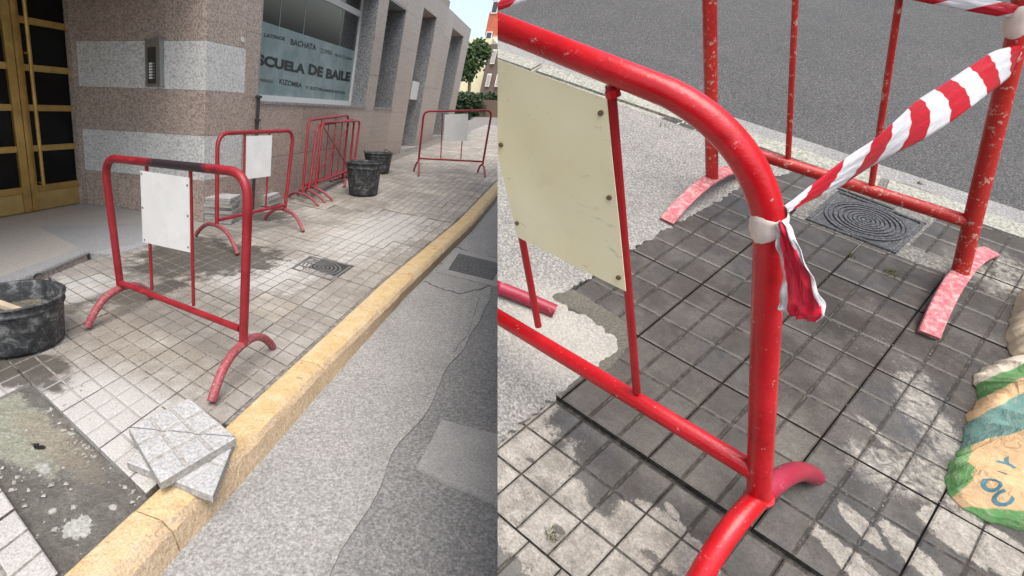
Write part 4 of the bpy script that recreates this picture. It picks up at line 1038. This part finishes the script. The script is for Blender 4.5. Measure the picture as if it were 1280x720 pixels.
# weeds in the joints
wd = MB()
for (u, v, n, s) in ((1112, 341, 70, .012), (692, 672, 60, .008), (1064, 320, 25, .006), (1085, 205, 30, .008), (1150, 230, 30, .008), (828, 158, 26, .016), (1210, 285, 30, .008)):
    c = RG(u, v)
    for _ in range(n):
        p = c+V((random.gauss(0, s), random.gauss(0, s), 0)); t = V((random.uniform(-.5, .5), random.uniform(-.5, .5), 1)).normalized()*random.uniform(.004, .014); w = t.orthogonal().normalized()*.0022
        wd.add([p-w, p+w, p+t], [[0, 1, 2]])
solo("weeds", wd, M['weed'], RS, kind="stuff")
gr2 = MB()
for _ in range(500):
    u, v = random.uniform(622, 860), random.uniform(140, 560); p = RG(u, v)
    if inpoly(p.x, p.y, capr): pebble(gr2, p+V((0, 0, .001)), random.uniform(.0006, .0025))
for _ in range(260):
    p = RG(random.uniform(1040, 1200), random.uniform(400, 640)); pebble(gr2, p, random.uniform(.0005, .002))
solo("loose_grit", gr2, M['conc_r'], RS, kind="stuff")

# ------------------------------------------------------------------ the two barriers
f1, f2 = RG(1012, 599), RG(850, 765); lhalf = (f2-f1)/2
lend = RG(692, 393); lend2 = lend+(f2-f1)
def rgf(x, y=None): return x if y is None else RG(x, y)
class _K: pass
def barrier_r1():
    A = lend+lhalf; Bp = (f1+f2)/2; P = lambda uv: RS.vp(A, Bp, *uv)
    T = Thing("crowd_barrier", RS, Bp, "large bright red barrier with cream panel and tape knotted to its post", "barrier")
    br, tr, tl0 = P((948, 622)), P((968, 168)), P((560, 10))
    path = fillet([P((480, -24)), tr, br], .155, 14)
    T.part("frame", MB().tube(path, .0215, 28), M['red_r'])
    T.part("lower_rail", MB().tube([P((500, 322)), P((941, 588))], .0205, 24), M['red_r'])
    for a, b in (((763, 106), (796, 490)), ((625, 150), (673, 408))): T.part("bar", MB().tube([P(a), P(b)], .0085, 16), M['red_bar'])
    T.part("clamp", MB().tube([P((765, 112)), P((767, 122))], .012, 14), M['red_r'])
    nrm = (tr-tl0).cross(V((0, 0, 1))).normalized()
    if nrm.dot(RS.O-Bp) < 0: nrm = -nrm
    q = [P((597, 61)), P((763, 121)), P((786, 360)), P((651, 293))]; q = [p+nrm*.011 for p in q]
    m = MB(); n_ = 10; vs = []; fs = []           # a slightly warped sheet with real thickness
    for s_ in (0, 1):
        for a in range(n_+1):
            for b in range(n_+1):
                u, v = a/n_, b/n_; p = (q[0]*(1-u)+q[1]*u)*(1-v)+(q[3]*(1-u)+q[2]*u)*v
                vs.append(p+nrm*(.0025*s_+.003*noise.noise(V((u*2, v*2, 2)))))
    N2 = (n_+1)**2
    for a in range(n_):
        for b in range(n_):
            k = a*(n_+1)+b; fs.append([k, k+1, k+n_+2, k+n_+1]); fs.append([N2+k, N2+k+n_+1, N2+k+n_+2, N2+k+1])
    for a in range(n_):
        for (k0, k1) in ((a, a+1), (n_*(n_+1)+a, n_*(n_+1)+a+1), (a*(n_+1), (a+1)*(n_+1)), (a*(n_+1)+n_, (a+1)*(n_+1)+n_)): fs.append([k0, k1, N2+k1, N2+k0])
    m.add(vs, fs, False); pn = T.part("panel", m, M['panel_r'])
    for u, v in ((.955, .07), (.95, .48), (.955, .93), (.06, .45), (.04, .9)):
        c = (q[0]*(1-u)+q[1]*u)*(1-v)+(q[3]*(1-u)+q[2]*u)*v; T.part("rivet", MB().tube([c+nrm*.001, c+nrm*.006], .005, 10), M['rust'], parent=pn)
    for (p, r_, ap) in ((f1, f2, br), (lend, lend2, P((505, 345)))):
        d = r_-p; md = ap-(p+r_)/2; hh = ap.z; md.z = 0; pf = lambda t: 1-abs(2*t-1)**2.4
        pts = [p+d*t+V((0, 0, .016+(hh-.016)*pf(t)))+md*pf(t) for t in [k/28 for k in range(29)]]
        if p is lend: T.part("foot", MB().tube(pts, .0215, 22), M['foot_r'], label="faded maroon foot")
        else:
            ft = T.part("foot", MB().tube(pts[13:], .0215, 22), M['red_r']); T.part("foot_heel", MB().tube(pts[:14], .0218, 22), M['foot_r'], parent=ft, label="faded maroon rear half of the foot")
    c0 = P((944, 624)); T.part("weld_collar", MB().tube([br+V((0, 0, .014)), br-V((0, 0, .012))], .0240, 20), M['red_r'])
    return T, P
R1, P1 = barrier_r1()
a1, a2, b1, b2 = RG(832, 279), RG(936, 213), RG(1158, 421), RG(1236, 317)
A2, B2 = (a1+a2)/2, (b1+b2)/2
def P2(uv): return RS.vp(A2, B2, *uv)
R2 = Thing("crowd_barrier", RS, (A2+B2)/2, "orange-red barrier with chalky flat feet standing beyond the manhole cover at the roadside", "barrier")
bl2, br2 = P2((890, 224)), P2((1200, 342)); tl2, tr2 = P2((886, -75)), P2((1292, -40))
R2.part("frame", MB().tube(fillet([bl2, tl2, tr2, br2], .09, 10), .0215, 20), M['red_far'])
R2.part("lower_rail", MB().tube([P2((889, 174)), P2((1206, 276))], .0195, 18), M['red_far'])
for a, b in (((997, -60), (985, 200)), ((1133, -60), (1089, 234))): R2.part("bar", MB().tube([P2(a), P2(b)], .0085, 12), M['red_far'])
for (p, q, ap) in ((a1, a2, bl2), (b1, b2, br2)):
    d = q-p; md = ap-(p+q)/2; hh = ap.z; md.z = 0
    pts = [p+d*t+V((0, 0, .008+(hh-.004)*(1-abs(2*t-1)**2.0)))+md*(1-abs(2*t-1)**2.0) for t in [k/20 for k in range(21)]]
    R2.part("foot", MB().tube(pts, .02, 8, flat=(V((0, 0, 1)), .007, .026)), M['foot_far'], bevel=.002)

# ------------------------------------------------------------------ tape
def m_tape():
    t = NT("barrier_tape"); uv = t.n.new('ShaderNodeUVMap').outputs[0]; s = t.n.new('ShaderNodeSeparateXYZ'); t.l.new(uv, s.inputs[0])
    f = t.math('FRACT', t.math('ADD', s.outputs[0], t.math('MULTIPLY', s.outputs[1], -.42)))
    n = t.noise(uv, 6, 4, .6)
    m = t.math('MULTIPLY', t.step(f, .0, .02), t.math('SUBTRACT', 1, t.step(f, .5, .52)))
    c = t.mix(m, (.80, .80, .82, 1), (.60, .012, .03, 1)); t.bump(n, .35, .01)
    t.b.inputs['Subsurface Weight'].default_value = 0
    m_ = t.fin(c, .22, 0, .6); tr = t.n.new('ShaderNodeBsdfTranslucent'); t.l.new(c, tr.inputs[0]); mx = t.n.new('ShaderNodeMixShader'); mx.inputs[0].default_value = .3
    t.l.new(t.b.outputs[0], mx.inputs[1]); t.l.new(tr.outputs[0], mx.inputs[2]); t.l.new(mx.outputs[0], t.n['Material Output'].inputs[0]); return m_
M['tape'] = m_tape(); M['tape_knot'] = simple("cream_tape", (.82, .69, .62), .4, 0, .15, 25, .4)
def ribbon(pts, widths, ups, ureps, th=.0012, nv=8, wr=.004, base=None, uo=0.0, curl=.22):
    """a curling strip of plastic with thickness; pts centre line, ups the across directions"""
    m = MB(); n = len(pts); vs = []; uv = []; L_ = 0; N = []
    for i in range(n):
        T = (pts[min(i+1, n-1)]-pts[max(i-1, 0)]).normalized(); a = (ups[i]-T*ups[i].dot(T)).normalized(); N.append((a, T.cross(a)))
    cum = [0]
    for i in range(1, n): cum.append(cum[-1]+(pts[i]-pts[i-1]).length)
    for s_ in (0, 1):
        for i in range(n):
            a, b = N[i]
            for k in range(nv+1):
                w = (k/nv-.5); off = b*(wr*math.sin(k*1.9+i*.33)*.5+wr*noise.noise(V((i*.25, k*.6, 4)))+widths[i]*curl*(.25-w*w)*2+s_*th)
                vs.append(pts[i]+a*w*widths[i]+off); uv.append((uo+cum[i]*ureps, k/nv))
    fs = []; H = n*(nv+1)
    for i in range(n-1):
        for k in range(nv):
            q = i*(nv+1)+k; fs.append([q, q+1, q+nv+2, q+nv+1]); fs.append([H+q, H+q+nv+1, H+q+nv+2, H+q+1])
    for i in range(n-1):
        for k in (0, nv): q = i*(nv+1)+k; fs.append([q, q+nv+1, H+q+nv+1, H+q])
    for i in (0, n-1):
        for k in range(nv): q = i*(nv+1)+k; fs.append([q, q+1, H+q+1, H+q])
    m.add(vs, fs, True); m.uv = uv; return m
KN = P1((982, 262)); KA = P2((1276, 62))
wv = RS.ray(1100, 150)
def along(a, b, n, sag=0.0): return [mixp(a, b, k/n)+V((0, 0, -sag*4*(k/n)*(1-k/n))) for k in range(n+1)]
n_ = 44; pts = along(KN, KA, n_, .012); acr = (KA-KN).cross(wv).normalized()
def sm(t, a, b): t = max(0, min(1, (t-a)/(b-a))); return t*t*(3-2*t)
ws = [(.012+.040*sm(k/n_, 0, .22)+.022*sm(k/n_, .2, .5))*(1-.55*sm(k/n_, .86, 1)) for k in range(n_+1)]
ups = [Matrix.Rotation(.5*math.sin(k/n_*7)+.25, 3, (KA-KN).normalized()) @ acr for k in range(n_+1)]
def m_tail():
    t = NT("crumpled_tape"); uv = t.n.new('ShaderNodeUVMap').outputs[0]; s = t.n.new('ShaderNodeSeparateXYZ'); t.l.new(uv, s.inputs[0]); n = t.noise(uv, 5, 4, .6)
    v = t.math('ADD', s.outputs[1], t.math('MULTIPLY', t.math('SUBTRACT', n, .5), .25))
    lo = t.math('SUBTRACT', .20, t.math('MULTIPLY', s.outputs[0], .10)); hi = t.math('SUBTRACT', .76, t.math('MULTIPLY', s.outputs[0], -.5))
    m = t.math('MULTIPLY', t.step(t.math('SUBTRACT', v, lo), 0, .02), t.math('SUBTRACT', 1, t.step(t.math('SUBTRACT', v, hi), 0, .02)))
    fold = t.math('MULTIPLY', t.step(t.noise(uv, 2.3, 2, .5), .66, .68), .9)
    m = t.math('MULTIPLY', m, t.math('SUBTRACT', 1, fold))
    c = t.mix(m, (.80, .78, .78, 1), (.86, .02, .06, 1)); t.bump(n, .5, .02); return t.fin(c, .25, 0, .6)
M['tail'] = m_tail()
TP = Thing("warning_tape", RS, KN, "red and white tape stretched from cream panel barrier's post to the far corner post", "tape")
TP.part("strip", ribbon(pts, ws, ups, 4.4, wr=.0018, nv=12), M['tape'])
# wrap round the near post and hanging tail
pc = P1((961, 278)); ax = (P1((968, 168))-P1((948, 622))).normalized(); e_a = ax.orthogonal().normalized(); e_b = ax.cross(e_a)
m = MB(); vs = []; k_ = 36
for r_, hh in ((.0222, -.020), (.0240, -.016), (.0247, -.004), (.0242, .008), (.0246, .013), (.0222, .017)):
    for k in range(k_): a = 2*math.pi*k/k_; vs.append(pc+ax*(hh*(1+.25*math.sin(a*2+1))+.004*math.sin(a))+(e_a*math.cos(a)+e_b*math.sin(a))*(r_+.0024*noise.noise(V((a*5, hh*160, 0)))))
m.add(vs, [[q*k_+k, q*k_+(k+1) % k_, (q+1)*k_+(k+1) % k_, (q+1)*k_+k] for q in range(5) for k in range(k_)], True); TP.part("knot_wrap", m, M['tape_knot'])
tail_px = [(981, 268), (988, 290), (996, 314), (1003, 340), (1007, 362), (1008, 376), (1007, 384)]
tw = [.006, .022, .034, .044, .056, .058, .040]
tp = [P1(p)+V((0, -.020-.012*i/6, 0)) for i, p in enumerate(tail_px)]
tp2 = []; tw2 = []
for i in range(len(tp)-1):
    for k in range(5): tp2.append(mixp(tp[i], tp[i+1], k/5)); tw2.append(tw[i]+(tw[i+1]-tw[i])*k/5)
tp2.append(tp[-1]); tw2.append(tw[-1])
TP.part("tail", ribbon(tp2, tw2, [V((1, -.25, .1))]*len(tp2), 2.2, nv=12, wr=.007, uo=.02, curl=.04), M['tail'])
# tapes along the top, on the far barrier
def topstrip(a, b, wa, wb, label, fr=.0, ur=8.0, uo=0.0, da=0.0, kk=30):
    A_, B_ = a, b; pts = along(A_, B_, kk, .004); acr = (B_-A_).cross(RS.ray(900, 0)).normalized()
    T = Thing("warning_tape", RS, B_, label, "tape"); T.part("strip", ribbon(pts, [wa+(wb-wa)*k/kk for k in range(kk+1)], [acr]*(kk+1), ur, nv=6, wr=.002, uo=uo), M['tape']); return T
yoff = V((0, -.022, 0))
TT = topstrip(P2((1080, -30))+yoff, P2((1268, 12))+yoff, .045, .030, "short red and white tape running along the top from the upper right corner post", ur=7.5, uo=.15)
e0, e1_ = RG(560, 25, .60), RG(700, -22, .72)
topstrip(e0, e1_, .036, .036, "red and white tape end crossing the upper left corner above the dark road", ur=7, uo=.1)
pc2 = P2((1274, 25)); ax2 = (tr2-br2).normalized(); e_a = ax2.orthogonal().normalized(); e_b = ax2.cross(e_a); m = MB(); vs = []
for r_, hh in ((.0225, -.034), (.0255, -.028), (.027, -.01), (.0262, .008), (.027, .022), (.0225, .032)):
    for k in range(k_): a = 2*math.pi*k/k_; vs.append(pc2+ax2*(hh*(1+.2*math.sin(a*2)))+(e_a*math.cos(a)+e_b*math.sin(a))*(r_+.002*noise.noise(V((a*3, hh*90, 2)))))
m.add(vs, [[q*k_+k, q*k_+(k+1) % k_, (q+1)*k_+(k+1) % k_, (q+1)*k_+k] for q in range(5) for k in range(k_)], True)
me = make_mesh("knot_wrap", m.sub(TP.base), RS, TP.base); me.materials.append(M['tape_knot']); o = bpy.data.objects.new("knot_wrap", me); COL.objects.link(o); o.parent = TP.o

# ------------------------------------------------------------------ cement bags
def m_bag():
    t = NT("printed_bag"); p = t.pos(RS); n = t.noise(p, 14, 5, .7); nf = t.noise(p, 60, 4, .7)
    s = t.n.new('ShaderNodeSeparateXYZ'); t.l.new(p, s.inputs[0])
    def side(a, b, wob=.010):                    # 1 on the left of the line a -> b, slightly ragged
        A_, B_ = RG(*a, .075), RG(*b, .075); d = (B_-A_); nx, ny = -d.y/d.length, d.x/d.length; k = -(A_.x*nx+A_.y*ny)
        v = t.math('ADD', t.math('ADD', t.math('MULTIPLY', s.outputs[0], nx), t.math('MULTIPLY', s.outputs[1], ny)), t.math('ADD', k, t.math('MULTIPLY', t.math('SUBTRACT', n, .5), wob*2)))
        return t.step(v, -.0015, .0015)
    green, orange, teal, white = (.12, .29, .10, 1), (.62, .41, .22, 1), (.14, .27, .24, 1), (.58, .51, .40, 1)
    c = t.mix(0.0, green, green)
    op = t.math('MULTIPLY', side((1213, 660), (1222, 560)), 0) if False else None
    inner = t.math('MULTIPLY', side((1248, 560), (1213, 618), .014), side((1213, 618), (1232, 646), .01)) if False else None
    r = t.math('MULTIPLY', t.math('SUBTRACT', 1, side((1224, 606), (1232, 560))), t.math('SUBTRACT', 1, side((1230, 645), (1216, 600))))
    r = t.math('MULTIPLY', r, side((1226, 618), (1300, 634))); c = t.mix(r, c, orange)
    above = side((1215, 548), (1300, 540)); c = t.mix(above, c, teal)
    c = t.mix(side((1222, 530), (1290, 496)), c, teal); c = t.mix(side((1218, 520), (1290, 486)), c, orange)
    c = t.mix(side((1218, 500), (1290, 466)), c, green); c = t.mix(side((1228, 470), (1290, 452)), c, white)
    c = t.mix(t.math('MULTIPLY', t.step(nf, .48, .72), .4), c, (.50, .44, .34, 1))
    c = t.mix(t.math('MULTIPLY', t.step(t.noise(p, 35, 4, .7, 2.0), .58, .64), .35), c, (.16, .11, .07, 1))
    t.bump(t.math('ADD', t.noise(p, 20, 4, .6, 1.2), t.math('MULTIPLY', nf, .3)), .45, .012); return t.fin(c, .65, 0, .3)
M['bag'] = m_bag()
def pillow(outline, hgt, mat, label, name="cement_bag", seed=0.0, rings=44, letters=None, tuft=.35):
    q = [RG(*p) for p in outline]; n0 = len(q); Q = []
    for i in range(n0):                          # Catmull-Rom resample
        p0, p1, p2, p3 = q[i-1], q[i], q[(i+1) % n0], q[(i+2) % n0]
        for k in range(12):
            t = k/12; Q.append(.5*((2*p1)+(p2-p0)*t+(2*p0-5*p1+4*p2-p3)*t*t+(3*p1-p0-3*p2+p3)*t**3))
    Q = [p+V((.008*noise.noise(V((p.x*40, p.y*40, seed))), .008*noise.noise(V((p.x*40, p.y*40, seed+9))), 0)) for p in Q]
    c = sum(Q, V((0, 0, 0)))/len(Q); n = len(Q)
    def hz(p, r):
        qx = V((p.x+.02*noise.noise(p*12), p.y+.02*noise.noise(p*12+V((5, 0, 0))), 0))
        vd = noise.voronoi(V((qx.x*6, qx.y*10, seed)))[0]; v2 = noise.voronoi(V((qx.x*30+qx.y*9, qx.y*24, seed+4)))[0]
        w = noise.noise(V((p.x*9, p.y*9, seed)))*.35-.75*(vd[1]-vd[0])+.6*vd[0]-.06*(v2[1]-v2[0])
        return hgt*max(0, 1-r**2.6)**.55*(.85+w)+.004
    vs = [V((c.x, c.y, hz(c, 0)))]; fs = []; xs_ = [p.x for p in Q]; ys_ = [p.y for p in Q]
    for r in range(1, rings+1):
        for k in range(n):
            p = c+(Q[k]-c)*(r/rings); vs.append(V((p.x, p.y, hz(p, r/rings))))
    for k in range(n): fs.append([0, 1+k, 1+(k+1) % n])
    for r in range(rings-1):
        for k in range(n): fs.append([1+r*n+k, 1+(r+1)*n+k, 1+(r+1)*n+(k+1) % n, 1+r*n+(k+1) % n])
    b0 = len(vs)
    vs += [V((p.x, p.y, 0)) for p in Q]; fs.append([b0+k for k in range(n)])
    for k in range(n): fs.append([1+(rings-1)*n+k, b0+k, b0+(k+1) % n, 1+(rings-1)*n+(k+1) % n])
    x0, x1, y0, y1 = min(xs_), max(xs_), min(ys_), max(ys_)
    m = MB(); m.add(vs, fs, False); ang = -.12
    m.uv = [((p.x-x0)/(x1-x0), ((p.y-y0)+(p.x-x0)*ang)/(y1-y0)) for p in vs]
    T = Thing(name, RS, V((c.x, c.y, 0)), label, "bag"); body = T.part("body", m, mat)
    if letters:
        mt = simple("teal_print", (.07, .20, .24), .6, 0, .4, 40)
        for (ch, u, v, hpx_, rot) in letters:
            o_ = RG(u, v, .055); e1 = V((math.cos(rot), math.sin(rot), 0)); e2 = V((-math.sin(rot), math.cos(rot), 0))
            tv, tf = text_mb(ch, V((o_.x, o_.y, 0)), e1, e2, hpx_, hpx_*.85, .035)
            bm = bmesh.new(); bv = [bm.verts.new(p) for p in tv]
            for f in tf:
                try: bm.faces.new([bv[i] for i in f])
                except ValueError: pass
            bmesh.ops.triangulate(bm, faces=bm.faces[:]); bmesh.ops.subdivide_edges(bm, edges=bm.edges[:], cuts=2, use_grid_fill=True)
            from mathutils.bvhtree import BVHTree
            bvh = BVHTree.FromPolygons([tuple(p) for p in vs_abs], fsx) if False else None
            bm.verts.ensure_lookup_table(); L2 = MB(); tree = BVHTree.FromPolygons([tuple(p+T.base) for p in m.v], m.f)
            pv = []
            for v_ in bm.verts:
                hit = tree.ray_cast(V((v_.co.x, v_.co.y, 1)), V((0, 0, -1)))[0]; pv.append(V((v_.co.x, v_.co.y, (hit.z if hit else 0)+.0012)))
            bm.verts.index_update(); L2.add(pv, [[w_.index for w_ in f.verts] for f in bm.faces]); bm.free(); T.part("print", L2, mt, parent=body)
    return T
pillow([(1216, 470), (1222, 500), (1208, 522), (1203, 550), (1184, 592), (1188, 622), (1226, 648), (1290, 664), (1420, 650), (1440, 560), (1400, 470), (1300, 440), (1245, 455)], .085, M['bag'],
       "green, orange and teal printed cement bag slumped on the pavement at the right edge",
       letters=[("C", 1263, 634, .030, 1.35), ("O", 1243, 618, .030, 1.35), ("^", 1250, 597, .013, 1.2), ("Y", 1262, 588, .026, 1.0), ("O", 1274, 562, .028, .9)], seed=1.0)
pillow([(1262, 400), (1258, 425), (1266, 445), (1300, 452), (1380, 440), (1390, 380), (1330, 345), (1280, 362)], .10, simple("beige_sackcloth", (.42, .35, .25), .85, 0, .25, 18, .5),
       "plain beige sack slumped behind the printed cement bag at the right edge", seed=6.0)
